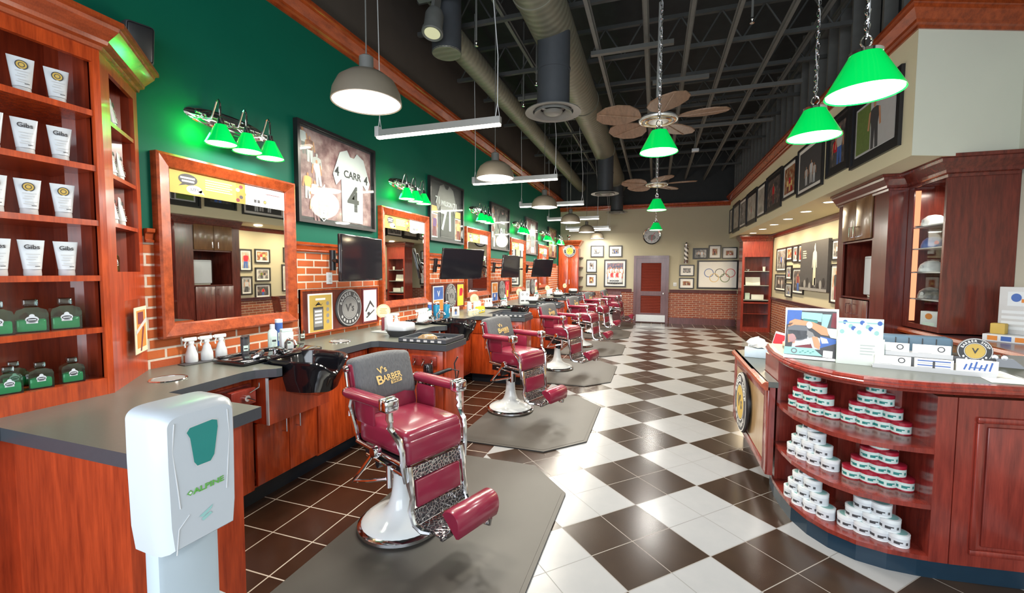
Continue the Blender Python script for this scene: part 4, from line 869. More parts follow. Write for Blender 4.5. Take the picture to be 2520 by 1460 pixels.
RS = [(-2.66, 1.74), (-2.60, 4.05), (-2.62, 6.48), (-2.60, 8.90), (-2.58, 11.1)]
for k, (x, y) in enumerate(RS): put('rsign', round_sign, nths[k]+' round card sign on a red stem on the barber counter', (x, y, ZC), PI/2-.7, 'round signs on the counter')
put('spray', None, 'white spray bottle behind the acrylic tray by the second mirror', (-2.66, 1.98, ZC), .4, None)
item('soapb', squat('shampoo_bottle', 'bottle', 'ltgrey', 'dkgrey', .033, .20), 'grey shampoo bottle with dark cap against the second mirror frame', 948, 795)
def basinbox(lab, loc, rz, group):
    t = thing('towel_basin', lab, 'basin', loc, rz, group); b = MB(); b.lathe([(0, 0), (.11, 0), (.15, .06), (.155, .065), (.14, .062), (.0, .04)], n=24); obj('basin_bowl', b, 'dkgrey', t)
    b = MB(); b.rbox(-.11, -.10, .045, .11, .10, .135, .03, 0, 3); obj('folded_towel', b, 'white', t); return t
for k, (x, y) in enumerate(((-2.30, 1.52), (-2.28, 6.30), (-2.28, 8.75), (-2.3, 11.0))): put('basin', basinbox, ['nearest dark basin of folded white towels, by the nearest tower cabinet', 'second dark basin of white towels along the counter', 'third dark basin of white towels along the counter', 'farthest dark basin of white towels before the tall cabinet'][k], (x, y, ZC), .2*k, 'towel basins on the counter')
t = thing('hair_brush', 'dark oval palm brush lying on the nearest perforated tray', 'brush', (-1.90, 1.34, ZC+.008), .5)
b = MB(); b.M = Matrix.Diagonal((1, .55, .5, 1)); b.lathe([(0, .11), (.05, .10), (.085, .06), (.095, .02), (.08, 0), (0, 0)], n=24); obj('brush_body', b, wood('brush_wood', (.07, .035, .015), (.35, .22, .10)), t); b = MB(); b.rbox(.08, -.012, .01, .17, .012, .03, .006); obj('brush_handle', b, 'gloss_black', t)
# hair dryer in its holder on the nearest tower
t = thing('hair_dryer', 'black hair dryer hanging nose down in a wire holder on the nearest tower cabinet', 'hair dryer', (-1.75, 1.08, .70), .3)
b = MB(); b.lathe([(0, .13), (.034, .125), (.043, .10), (.044, .04), (.036, -.04), (.026, -.09), (.024, -.105), (0, -.10)], n=18); obj('barrel', b, 'gloss_black', t)
b = MB(); b.tube([(.03, 0, .02), (.10, .01, .045), (.17, .02, .07), (.20, .02, .075)], [.018, .017, .015, .013], 10); obj('grip', b, 'black', t)
b = MB(); b.tube([(.20, .02, .075), (.26, .03, .06), (.24, .04, -.05), (.22, .05, .12), (.25, .05, .18)], .006, 6); obj('power_cord', b, 'black', t)
t = thing('dryer_holder', 'chrome ring holder fixed to the nearest tower cabinet under the dryer', 'holder', (-1.75, 1.08, .64))
b = MB(); b.tube([(.05*math.cos(i*PI/10), .05*math.sin(i*PI/10), 0) for i in range(20)], .006, 6, 0, True); b.tube([(0, .05, 0), (0, .085, 0), (0, .097, .02)], .007, 6); b.tube([(.05, 0, 0), (.12, -.01, .02), (.16, -.01, .06), (.16, -.01, .0)], .006, 6); obj('ring_bracket', b, 'chrome', t)
# second station clutter
def jarr(lab, loc, rz, group):
    t = thing('disinfectant_jar', lab, 'jar', loc, rz, group); b = MB(); b.lathe([(0, 0), (.045, 0), (.047, .01), (.047, .17), (.042, .18)], n=20); obj('blue_jar', b, 'blue', t); b = MB(); b.lathe([(.046, .18), (.046, .195), (.02, .205), (.012, .22), (0, .225)], n=20); obj('lid', b, 'chrome', t); b = MB(); b.rect(-.02, .05, .02, .12, 0, .0475); obj('label_print', b, 'ltgrey', t); return t
for k, (x, y) in enumerate(((-2.80, 3.18), (-2.72, 3.33))): put('jar_b', jarr, 'tall blue disinfectant jar on the second worktop, %s' % ['nearer the mirror', 'nearer the aisle'][k], (x, y, ZC), PI/2, 'blue disinfectant jars')
for k in range(4): put('spray', None, 'white spray bottle before the second mirror, %s of four' % ['first', 'second', 'third', 'last'][k], (-2.62-.02*k, 2.42+.085*k, ZC), .3+.2*k, 'white bottles before the second mirror')
for k in range(3): put('pump', None, 'small white pump bottle behind the second bowl, %s of three' % ['first', 'middle', 'last'][k], (-2.80, 2.78+.1*k, ZC), PI/2, 'small bottles behind the second bowl')
put('aerosol', None, 'blue aerosol can behind the second bowl', (-2.84, 3.06, ZC), 1, None)
t = thing('photo_card', 'small standing photo card on the second worktop beside the blue jars', 'photo card', (-2.66, 3.5, ZC), PI/2-.6); b = MB(); b.box(-.06, -.004, 0, .06, .004, .13, 0); b.rect(-.05, .012, .05, .118, 1, .0045); man(b, 0, .015, .095, 2, 3, 4, .005, 0, 1.6); obj('card', b, ['paper', 'ltgrey', 'dkgrey', 'cobalt', 'skin'], t)
for k in range(2): put('tallbox', None, 'tall white carton on the second worktop, %s the round sign' % ['before', 'behind'][k], (-2.62, [3.90, 4.25][k], ZC), PI/2-.5, 'white cartons by the second round sign')
for k in range(2):
    put('ybox', squat('wipe_box', 'box', 'yellow', 'yellow', .05, .10, 'box'), 'small yellow carton below the second round sign, %s' % ['left one', 'right one'][k], (-2.50, 3.98+.12*k, ZC), PI/2-.4, 'yellow cartons by the second round sign')
for k in range(3): put('jarw', squat('cream_jar', 'jar', 'ivory', 'white', .04, .08, 'can'), 'ivory cream jar on the second worktop before the yellow cartons, %s of three' % ['first', 'middle', 'last'][k], (-2.46, 3.58+.1*k, ZC), PI/2, 'ivory jars on the second worktop')
# farther stations: white cartons, bottles
for s_ in (2, 3, 4):
    nm = nths[s_]
    for k in range(3): put('spray', None, 'white spray bottle on the %s worktop, %s of three' % (nm, ['first', 'middle', 'last'][k]), (-2.70, S*s_+.0+.12*k, ZC), .3*k, 'white bottles on the %s worktop' % nm)
    for k in range(3): put('pump', None, 'small white pump bottle on the %s worktop, %s of three' % (nm, ['first', 'middle', 'last'][k]), (-2.66, S*s_+.72+.11*k, ZC), PI/2, 'small bottles on the %s worktop' % nm)
    put('lotion2', None, 'pale green lotion bottle on the %s worktop' % nm, (-2.72, S*s_+1.08, ZC), 1, None)
    for k in range(2): put('tallbox', None, 'tall white carton on the %s worktop, %s' % (nm, ['nearer one', 'farther one'][k]), (-2.56, S*s_-.78+.13*k, ZC), PI/2-.5, 'white cartons on the %s worktop' % nm)
t = thing('printed_carton', 'white double carton with round logos between the second and third mirrors', 'carton', (-2.42, 6.16, ZC), PI/2-.9); b = MB(); b.rbox(-.10, -.05, 0, .10, .05, .25, .004, 0)
for x in (-.05, .05): b.ring(x, .19, .018, .008, 1, .0515, 20); b.rect(x-.035, .05, x+.035, .075, 1, .0515)
obj('carton_body', b, ['white', 'dkgrey'], t)

# ================================================================== lamps
def glow(name, loc, power, size, col=(1, .93, .8), rot=(0, 0, 0), shape='DISK', sy=None, spread=PI):
    l = D.lights.new(name, 'AREA'); l.energy = power; l.shape = shape; l.size = size; l.color = col; l.spread = spread
    if sy: l.size_y = sy
    o = D.objects.new(name, l); COL.objects.link(o); o.location = loc; o.rotation_euler = rot; return o
def fill_point(name, loc, power, col=(1, .93, .82), rad=.12):
    l = D.lights.new(name, 'POINT'); l.energy = power; l.color = col; l.shadow_soft_size = rad; o = D.objects.new(name, l); COL.objects.link(o); o.location = loc
def chain(b, x, y, z0, z1, pitch=.034, r=.0105, w=.0032):
    n = int((z1-z0)/pitch)
    for i in range(n):
        z = z0+(i+.5)*pitch; P = []
        for j in range(10):
            a = 2*PI*j/10; u, v = r*math.cos(a), pitch*.72*math.sin(a)
            P.append((x+(u if i % 2 else 0), y+(0 if i % 2 else u), z+v))
        b.tube(P, w, 5, 0, True)
def green_pendant(lab, loc, top):
    x, y, z = loc; t = thing('green_pendant_lamp', lab, 'pendant lamp', loc, 0, 'green glass pendant lamps on chains')
    b = MB(); b.lathe([(.062, .175), (.150, .008), (.152, 0), (.145, .004)], n=36); b.lathe([(.062, .175), (.04, .18)], n=36); obj('glass_shade', b, 'lampgreen', t)
    b = MB(); b.lathe([(0, .005), (.146, .005)], n=36); obj('diffuser', b, 'lampwhite', t)
    b = MB(); b.lathe([(.066, .172), (.066, .186), (.03, .195), (.012, .21), (0, .21)], n=24); b.tube([(.022*math.cos(i*PI/8), 0, .235+.026*math.sin(i*PI/8)) for i in range(16)], .004, 6, 0, True); obj('cap_fitting', b, 'chrome', t)
    b = MB(); chain(b, 0, 0, .255, top-z-.04); obj('chain', b, 'chrome', t)
    b = MB(); b.tube([(.008*math.sin(i*1.3), .008*math.cos(i*1.3), .25+(top-z-.25)*i/24) for i in range(25)], .0022, 5); obj('cord', b, 'ltgrey', t)
    b = MB(); b.lathe([(0, 0), (.02, .005), (.03, .03), (.055, .035), (.06, .05), (.06, .06)], (0, 0, top-z-.06), 20); obj('ceiling_canopy', b, 'brass', t)
    glow('pendant_glow', (x, y, z-.02), 18, .26, (1, .96, .9)); fill_point('pendant_fill', (x, y, z-.16), 7)  # second light is an extra fill added in open air below the shade
for loc, top, lab in (((.99, .26, 2.45), 4.62, 'green glass pendant lamp nearest the camera, over the reception desk'), ((1.05, 1.13, 2.50), 4.62, 'second green glass pendant lamp over the reception desk'), ((.10, 1.62, 2.61), 3.93, 'nearest green glass pendant lamp hanging over the aisle'), ((.095, 5.16, 2.62), 4.62, 'middle green glass pendant lamp over the aisle'), ((.09, 8.68, 2.63), 4.62, 'farthest green glass pendant lamp over the aisle')): green_pendant(lab, loc, top)
for k in range(6):
    y = .25+2.38*k; x = -1.72
    if y > 12: y = 12.05
    if k == 0:
        t = thing('dome_pendant', '', 'pendant lamp', (x, y, 2.72), 0, 'bronze dome pendants')
        b = MB(); b.lathe([(.215, -.002), (.222, .0), (.222, .012), (.212, .07), (.18, .135), (.12, .18), (.06, .20), (.045, .205)], n=40); obj('dome_shade', b, 'dome', t)
        b = MB(); b.lathe([(0, .006), (.214, .006)], n=40); obj('diffuser', b, 'lampwhite', t)
        b = MB(); b.lathe([(.045, .20), (.045, .29), (.03, .30), (.0, .30)], n=20); obj('lamp_holder', b, 'metal_dark', t)
        b = MB(); b.cyl((0, 0, .30), (0, 0, 2.72), .0045, n=8); obj('cord', b, 'metal_dark', t); dm = t
    else: t = dup(dm, (x, y, 2.72))
    t['label'] = ['nearest', 'second', 'third', 'fourth', 'fifth', 'farthest'][k]+' bronze dome pendant lamp with a bright round diffuser'
    glow('dome_glow', (x, y, 2.71), 40 if k < 5 else 8, .40); fill_point('dome_fill', (x, y, 2.52), 14 if k < 5 else 4, rad=.18)  # added point fill below the dome, brightens soffit and upper walls
for k in range(6):
    y = 1.52+2.38*k if k < 5 else 11.6; x0, x1, z = -2.55, -1.25, 2.95
    if k == 0:
        t = thing('linear_light', '', 'light fixture', (0, y, z), 0, 'hanging linear lights')
        b = MB(); b.box(x0, -.025, 0, x1, .025, .062); obj('channel', b, 'alu', t)
        b = MB(); b.box(x0+.005, -.024, -.018, x1-.005, .024, 0); obj('light_bar', b, 'tube', t)
        b = MB()
        for x in (x0+.03, x1-.03): b.tube([(x-.02, 0, .06), (x, 0, .19), (x+.003, 0, .6), (x-.01 if x < -2 else x-.07, 0, 1.4), (x-.01 if x < -2 else x-.07, 0, 2.49)], .0045, 6); b.tube([(x+.02, 0, .06), (x, 0, .19)], .003, 6)
        obj('suspension_cable', b, 'ltgrey', t)
        b = MB(); b.rbox(x0-.015, -.028, .0, x0+.03, .028, .10, .004); obj('driver_box', b, 'ltgrey', t); ln = t
    else: t = dup(ln, (0, y, z))
    t['label'] = ['nearest', 'second', 'third', 'fourth', 'fifth', 'farthest'][k]+' hanging linear light bar across the barber row'
    glow('linear_glow', (-1.9, y, 2.925), 48 if k < 4 else 22, 1.25, (1, .92, .76), shape='RECTANGLE', sy=.05)
# sconce light
for k in range(6):
    yv = .307+S*k if k < 5 else 11.6
    for j in (-1, 0, 1): glow('vanity_glow', (W+.17, yv+.205*j, 2.50), 1.6, .16, (1, .95, .85))
    l = D.lights.new('green_spill', 'POINT'); l.energy = 7 if k == 0 else 4; l.color = (.02, 1, .12); l.shadow_soft_size = .05; o = D.objects.new('green_spill', l); COL.objects.link(o); o.location = (W+.10, yv-.26, 2.56)
# ceiling fans with leaf blades, at rest
for k, (y, lab) in enumerate(((2.95, 'nearer ceiling fan with broad tan leaf blades above the aisle'), (6.66, 'farther ceiling fan with broad tan leaf blades above the aisle'))):
    t = thing('ceiling_fan', lab, 'ceiling fan', (.09, y, 3.27), 0, 'ceiling fans over the aisle')
    b = MB(); b.lathe([(0, .02), (.10, .02), (.16, .035), (.205, .03), (.21, .045), (.19, .07), (.10, .10), (.07, .16), (.03, .2), (.02, 1.3), (0, 1.3)], n=32); obj('motor_hub', b, 'alu', t)
    b = MB(); b.lathe([(.11, .018), (.13, .012), (.14, .02)], n=32); b.lathe([(.17, .022), (.18, .018), (.19, .024)], n=32); obj('hub_ring', b, 'brass', t)
    for i in range(5):
        a = 2*PI*i/5-.12; b = MB(); b.M = Matrix.Rotation(a, 4, 'Z') @ Matrix.Translation((.20, 0, .05)) @ Matrix.Rotation(R(9), 4, 'X')
        q = [(0, 0), (.04, .06), (.10, .13), (.22, .185), (.34, .175), (.44, .11), (.48, 0)]; pts = q+[(x_, -y_) for x_, y_ in q[-2:0:-1]]
        b.prism([(x_*1.08, y_*1.1) for x_, y_ in pts], 0, .012); b.cyl((-.06, 0, 0), (.5, 0, -.002), .008, n=6); obj('blade', b, 'fanwood', t)
# ducts
t = thing('spiral_duct', 'large olive spiral air duct running the length of the ceiling', 'air duct', (-1.08, 0, 4.42))
b = MB(); b.cyl((0, -4, 0), (0, YB-.1, 0), .24, n=40); obj('main_run', b, 'duct', t)
for y in (2.0, 5.0, 8.0, 11.0):
    b = MB(); b.cyl((0, y, 0), (0, y+.08, 0), .25, n=40); obj('joint_collar', b, 'duct', t)
for y in (2.72, 8.06, 11.33):
    b = MB(); b.cyl((.03, y, .0), (.03, y, -.93), .185, n=32); b.cyl((.03, y, -.50), (.03, y, -.53), .192, n=32); o = obj('drop_duct', b, plain('slate_duct_%d' % int(y), (.045, .05, .058), .5), t)
    b = MB(); b.lathe([(.185, .03), (.20, .03), (.315, -.005), (.318, -.016), (.23, -.005), (.22, .02)], (.03, y, -.97), 40)
    b.lathe([(.21, .0), (.215, -.03), (.15, .0), (.14, .02)], (.03, y, -.97), 40); b.lathe([(.0, -.03), (.07, -.035), (.10, -.02), (.11, .0)], (.03, y, -.97), 40); b.lathe([(.0, .03), (.2, .03)], (.03, y, -.97), 40, 1); obj('round_diffuser', b, [plain('diffuser_grey_%d' % int(y), (.15, .15, .14), .5), 'black'], o)
t = thing('side_duct', 'smaller olive spiral duct along the left of the ceiling ending in a capped drop', 'air duct', (-2.28, 2.46, 4.42))
b = MB(); b.cyl((0, 0, 0), (.0, YB-2.6, 0), .15, n=28); obj('main_run', b, 'duct', t)
b = MB(); b.cyl((.02, -.0, -.27), (.02, 0, 1.0), .17, n=28); o = obj('riser', b, plain('slate_riser', (.045, .05, .058), .5), t)
b = MB(); b.lathe([(0, -.275), (.165, -.275), (.172, -.26)], (.02, 0, 0), 28); obj('end_cap', b, 'duct', o)
t = thing('track_spotlight', 'black ceiling spotlight with a yellowish lens beside the capped duct', 'spotlight', (-2.22, 2.05, 4.18)); t.rotation_euler = (R(-14), 0, 0)
b = MB(); b.lathe([(.0, .26), (.08, .25), (.10, .20), (.10, .03), (.112, .02), (.115, -.02), (.105, -.03), (.085, -.02)], n=28); obj('lamp_head', b, 'metal_dark', t); b = MB(); b.lathe([(0, -.018), (.086, -.018)], n=28); obj('lens', b, 'spotlit', t)
b = MB(); b.box(-.02, -.06, .2, .02, .06, .6); b.box(-.25, -.05, .45, .25, .05, .60); obj('mount', b, 'metal_dark', t)
for i, (px, py) in enumerate(((1172, 108), (1320, 205), (1288, 258), (1851, 50), (1711, 370))):
    q = at(px, py, 'z', 4.2); t = thing('sprinkler_head' if i < 4 else 'smoke_detector', ['small bright sprinkler head left of the nearest duct drop', 'small sprinkler head beside the nearest duct drop', 'sprinkler head behind the nearest linear light cable', 'sprinkler head above the reception pendants', 'small white sensor box hanging from the ceiling steel'][i], 'sprinkler' if i < 4 else 'sensor', q)
    b = MB()
    if i < 4: b.lathe([(0, -.03), (.022, -.028), (.022, -.024), (.006, -.02), (.008, 0), (.015, .01), (.012, .03)], n=12); obj('head', b, 'chrome', t); b = MB(); b.cyl((0, 0, .02), (0, 0, 1.24), .012, n=8); obj('drop_pipe', b, 'metal_dark', t)
    else: b.rbox(-.07, -.05, -.03, .07, .05, .03, .01); obj('head', b, 'white', t); b = MB(); b.cyl((0, 0, .02), (0, 0, .4), .008, n=8); obj('drop_pipe', b, 'metal_dark', t)
# ================================================================== framed photographs
PM = ['black', 'paper', 'ph_dark', 'ph_grey', 'ph_warm', 'ph_blue', 'ph_pale', 'white', 'skin', 'red', 'cobalt', 'dkgrey', 'grass', 'gold', 'maroon', 'ltgrey']
def framed(lab, loc, rz, w, h, bg=2, people=((0, 0, .8, 9, 11),), fr=.03, matw=.04, group=None, matm=1, fm='black', name='framed_photo', cat='framed photo'):
    t = thing(name, lab, cat, loc, rz, group); w /= 2; h /= 2
    b = MB(); frame_rect(b, w, h, fr, .03); obj('frame', b, fm, t)
    b = MB(); b.box(-w+fr*.6, -.012, -h+fr*.6, w-fr*.6, -.004, h-fr*.6); obj('mat_board', b, PM[matm], t)
    b = MB(); iw, ih = w-fr-matw, h-fr-matw; b.rect(-iw, -ih, iw, ih, bg, .0135)
    for i, (x, z, hh, tp, lw) in enumerate(people):
        H = hh*2*ih; wd = min(1.6, .9*iw/(H*.15+1e-6)); man(b, x*iw*.8, -ih+.004+z*ih, H, tp, lw, 8, .014+.0012*i, .01*((i % 3)-1), wd)
    obj('picture', b, PM, t); return t
SF = [ # y0, y1, z0, z1, bg, people, matm, label
 (2.75, 3.80, 2.80, 3.53, 15, ((.05, 0, .95, 11, 11),), 0, 'largest black framed photo on the soffit, dark suited figure on grass, nearest the corner'),
 (3.88, 4.54, 2.853, 3.575, 2, ((-.3, 0, .7, 9, 11), (.35, 0, .9, 15, 10)), 0, 'black framed photo of colourful figures, second on the soffit from the corner'),
 (4.67, 5.76, 2.81, 3.53, 11, ((-.35, .1, .5, 15, 7), (.2, .1, .6, 7, 15), (.55, .05, .5, 15, 7)), 1, 'black framed dark photo of white clad players, third on the soffit from the corner'),
 (5.83, 6.58, 2.885, 3.485, 4, ((-.4, 0, .55, 13, 14), (.1, .1, .6, 9, 13), (.5, 0, .5, 13, 9)), 1, 'framed photo crowded with gold and red figures, fourth on the soffit from the corner'),
 (6.68, 7.79, 2.81, 3.525, 2, ((0, .1, .75, 9, 14), (-.5, 0, .4, 11, 11), (.5, 0, .4, 11, 11)), 0, 'framed dark photo with a figure in red, fifth on the soffit from the corner'),
 (7.85, 8.60, 2.82, 3.49, 6, (), 1, 'pale narrow framed photo, sixth on the soffit from the corner'),
 (8.66, 9.76, 2.76, 3.53, 6, ((0, .6, .3, 4, 9),), 0, 'framed pale photo with an orange band, seventh on the soffit from the corner'),
 (9.80, 10.68, 2.79, 3.51, 3, (), 1, 'grey framed photo, eighth on the soffit from the corner'),
 (10.72, 11.72, 2.76, 3.56, 6, (), 0, 'pale framed photo, ninth on the soffit from the corner'),
 (11.78, 12.28, 2.80, 3.50, 6, (), 1, 'farthest narrow framed photo on the soffit, beside the back wall')]
for y0, y1, z0, z1, bg, pe, mm, lab in SF:
    t = framed(lab, (2.21, (y0+y1)/2, (z0+z1)/2), -PI/2, y1-y0, z1-z0, bg, pe, .035, .075 if mm == 0 else .05, 'framed photos along the soffit', mm)
    if y0 == 2.75:
        b = MB(); b.rect(-.4, -.24, -.08, .24, 12, .0137); b.rect(-.425, -.262, .425, -.255, 7, .0137); b.rect(-.425, .255, .425, .262, 7, .0137); b.rect(-.425, -.262, -.418, .262, 7, .0137); b.rect(.418, -.262, .425, .262, 7, .0137); obj('picture_detail', b, PM, t)
BW = [(-1.96, -1.53, 2.125, 2.505, 3, ((-.4, 0, .7, 11, 11), (.3, 0, .7, 7, 11)), 'small framed monochrome photo, upper left of the group beside the tall cabinet'),
 (-1.37, -.94, 2.125, 2.50, 3, ((-.3, 0, .75, 10, 11), (.4, 0, .7, 11, 10)), 'small framed photo, upper right of the group left of the door'),
 (-2.10, -1.75, 1.613, 2.047, 3, ((0, 0, .8, 11, 7),), 'small upright framed photo, middle of the column beside the tall cabinet'),
 (-2.10, -1.75, 1.15, 1.57, 4, ((0, 0, .7, 13, 11),), 'small upright framed photo, lowest of the column beside the tall cabinet'),
 (1.20, 1.63, 2.042, 2.385, 3, ((-.3, 0, .8, 15, 11), (.3, 0, .8, 7, 15)), 'black edged monochrome photo, first of three above the ringed picture'),
 (1.645, 1.995, 2.055, 2.465, 4, ((0, 0, .75, 14, 11),), 'upright framed brownish photo, middle of three above the ringed picture'),
 (2.02, 2.44, 2.05, 2.40, 4, ((-.3, 0, .6, 9, 7), (.3, 0, .6, 7, 9)), 'framed photo with red figures, last of three above the ringed picture'),
 (.82, 1.255, 1.513, 1.868, 3, ((-.3, 0, .5, 11, 15), (.3, 0, .5, 15, 11)), 'small framed photo below the barber pole, upper of two'),
 (.82, 1.255, 1.12, 1.459, 4, ((-.3, 0, .6, 14, 11), (.4, 0, .6, 11, 14)), 'small framed photo below the barber pole, lower of two')]
for x0, x1, z0, z1, bg, pe, lab in BW: framed(lab, ((x0+x1)/2, YB, (z0+z1)/2), 0, x1-x0, z1-z0, bg, pe, .03, .02 if x0 == 1.20 else .075, 'small framed photos on the back wall', 0 if x0 == 1.20 else 1)
t = framed('large framed team poster with dark lettering, left of the back door', (-1.157, YB, 1.59), 0, .71, .905, 6, (), .04, .05)
b = MB(); b.rect(-.255, .03, .255, .33, 5, .0138)
for i in range(6): man(b, -.2+.08*i, -.18+.02*(i % 2), .36, 7 if i % 2 else 15, 9 if i % 3 else 10, 8, .0145+.001*i, 0, 1.2)
for i in range(5): man(b, -.17+.085*i, -.30, .36, 9 if i % 2 else 7, 7, 8, .021+.001*i, 0, 1.2)
[b.rect(-.16+.05*q, -.27, -.125+.05*q, -.225, 0, .028) for q in range(6)]; [b.flat([(-.24+.055*q, -.36+.02*abs(q-4)/4), (-.195+.055*q, -.36+.02*abs(q-4)/4), (-.195+.055*q, -.30), (-.24+.055*q, -.30)], 0, .028) for q in range(9)]; obj('poster_print', b, PM, t)
t = framed('wide framed picture of five interlocking coloured rings on the back wall', (1.91, YB, 1.567), 0, 1.15, .88, 1, (), .045, .015)
b = MB()
for x, z, m in ((-.24, .05, 10), (.06, .05, 0), (.36, .05, 9), (-.09, -.10, 13), (.21, -.10, 12)): b.ring(x, z, .125, .018, m, .0145+.0004*PM.index(PM[m]) % .003)
obj('rings', b, PM, t)
# recess wall (x = 3.1)
RW = [(9.84, 10.69, 1.666, 2.25, 3, ((0, 0, .75, 10, 11),), 'framed blue figure photo, upper left of the recess wall group'),
 (9.35, 9.83, 1.918, 2.255, 4, ((0, 0, .8, 13, 14),), 'small framed sepia photo, first of three along the top of the recess group'),
 (8.93, 9.32, 1.865, 2.255, 3, ((0, 0, .8, 9, 7),), 'small framed red figure photo, second of three along the top of the recess group'),
 (8.66, 8.91, 1.85, 2.257, 4, ((0, 0, .8, 14, 9),), 'narrow framed red photo next to the boxer canvas'),
 (9.80, 10.75, 1.173, 1.593, 2, ((-.4, 0, .8, 15, 11), (.4, 0, .8, 15, 15)), 'black framed double photo, lower left of the recess wall group'),
 (9.345, 9.80, 1.466, 1.803, 3, ((0, 0, .8, 10, 9),), 'small framed photo in the middle of the recess wall group'),
 (9.29, 9.80, 1.054, 1.38, 3, ((0, 0, .8, 11, 10),), 'lowest small framed photo of the recess wall group'),
 (8.48, 9.26, 1.16, 1.739, 2, ((0, 0, .85, 14, 10),), 'dark framed photo with pale border, left below the boxer canvas'),
 (6.56, 7.0, 1.85, 2.23, 3, ((0, 0, .8, 15, 11),), 'small framed photo at the top beside the dark tall cabinet'),
 (6.50, 7.0, 1.09, 1.79, 6, ((0, 0, .9, 11, 14),), 'framed portrait of a standing man beside the dark tall cabinet'),
 (5.31, 5.64, 1.61, 2.13, 6, ((0, 0, .9, 9, 10),), 'upright framed photo seen in the nearest mirror, beside the tall cabinet, red figure'),
 (5.72, 6.15, 1.81, 2.15, 4, ((-.3, 0, .8, 13, 11), (.3, 0, .8, 9, 7)), 'top one of three small framed photos stacked in the nearest mirror'),
 (5.33, 5.63, 1.05, 1.49, 3, ((0, 0, .9, 15, 11),), 'lower framed photo beside the tall cabinet, seen in the nearest mirror'),
 (5.72, 6.15, 1.36, 1.70, 3, ((-.3, 0, .8, 11, 15), (.3, 0, .8, 12, 11)), 'middle one of three small framed photos stacked in the nearest mirror'),
 (5.70, 6.15, .95, 1.30, 2, ((0, 0, .8, 9, 10),), 'lowest one of three small framed photos stacked in the nearest mirror')]
for y0, y1, z0, z1, bg, pe, lab in RW: framed(lab, (XR, (y0+y1)/2, (z0+z1)/2), -PI/2, y1-y0, z1-z0, bg, pe, .03, .035, 'framed photos on the recess wall')
t = thing('boxer_canvas', 'large dark canvas of a standing boxer over a crowd on the recess wall', 'canvas', (XR-.002, 7.82, 1.767), -PI/2)
b = MB(); b.box(-.77, -.055, -.495, .77, 0, .495, 0); y = .056; man(b, .10, -.38, .80, 1, 2, 1, y+.001, 0, .9); b.flat([(.03, -.02), (.17, -.02), (.19, .12), (.01, .12)], 2, y+.002)
b.flat([(.10, .25), (.16, .24), (.13, .44), (.09, .44)], 1, y+.0022)
for i in range(9): b.ell(-.6+.15*i, -.42+.05*(i % 3), .07, .09, 3 if i % 2 else 4, y+.0005+.0001*i, 12)
b.rect(-.77, -.495, .77, -.44, 3, y+.003)
for i in range(4): b.rect(-.62, .30-.045*i, -.42+.03*(i % 2), .32-.045*i, 2, y+.001)
obj('canvas_print', b, ['dkgrey', 'ltgrey', 'ivory', 'grey', 'black'], t)

# ================================================================== back wall pieces
t = thing('wall_clock', 'round silver framed wall clock above the back door', 'clock', (-.03, YB, 2.79))
b = MB(); b.lathe([(0, -.02), (.235, -.02), (.25, -.035), (.27, -.04), (.285, -.02), (.285, 0)], n=40, ax='y'); obj('case', b, 'chrome', t)
b = MB(); b.ell(0, 0, .235, .235, 0, .0205, 36); b.ell(0, -.05, .12, .09, 2, .0208, 24)
for i in range(12): a = 2*PI*i/12; put_text(b, str((i+11) % 12+1), .05, .19*math.sin(a+PI/6*0+2*PI/12*0), .19*math.cos(a), 1, .021, True) if i == 0 else put_text(b, str(i), .05, .19*math.sin(a), .19*math.cos(a), 1, .021, True)
obj('dial', b, ['ltgrey', 'dkgrey', 'grey'], t)
b = MB(); b.flat([(-.008, -.03), (.008, -.03), (.11, .10), (.10, .11)], 0, .022); b.flat([(-.006, .03), (.006, .03), (.01, -.16), (-.01, -.16)], 0, .0225); obj('hands', b, 'red', t)
t = thing('barber_pole', 'chrome barber pole with dark spiral stripes on the back wall', 'barber pole', (1.0, YB-.10, 2.22))
t2 = NT('barber_stripe'); sp = t2.n('ShaderNodeSeparateXYZ'); t2.l(t2.coord(), sp.inputs[0]); an = t2.math('ARCTAN2', sp.outputs[1], sp.outputs[0])
ph = t2.math('FRACT', t2.math('ADD', t2.math('ADD', t2.math('MULTIPLY', an, 2/(2*PI)), t2.math('MULTIPLY', sp.outputs[2], 7.0)), 20.0)); M['stripe'] = t2.bsdf(t2.mix(t2.math('GREATER_THAN', ph, .5), (.66, .64, .60), (.05, .04, .04)), .2)
b = MB(); b.lathe([(.062, -.20), (.062, .20)], n=24); obj('striped_cylinder', b, 'stripe', t)
b = MB(); b.lathe([(0, .34), (.03, .335), (.05, .31), (.055, .28), (.045, .25), (.075, .24), (.08, .22), (.07, .20), (.05, .20)], n=24); b.lathe([(.05, -.20), (.07, -.20), (.08, -.22), (.075, -.24), (.085, -.26), (.07, -.30), (.03, -.32), (0, -.325)], n=24); b.box(-.03, .04, -.27, .03, .10, -.22); b.box(-.03, .04, .2, .03, .10, .25); obj('end_fittings', b, 'chrome', t)
t = thing('light_switch', 'small white switch plate right of the back door', 'switch', (.70, YB, 1.25)); b = MB(); b.rbox(-.05, -.01, -.06, .05, 0, .06, .004); obj('plate', b, 'white', t); b = MB(); b.rbox(-.012, -.016, -.025, .012, -.009, .025, .003); obj('toggle', b, 'ltgrey', t)
t = thing('tall_cabinet', 'tall orange mahogany cabinet with two doors at the far end of the left wall', 'cabinet', (-2.62, 12.0, 0))
b = MB(); b.box(-.36, 0, 0, .30, .34, 2.5); obj('carcass', b, 'wood', t)
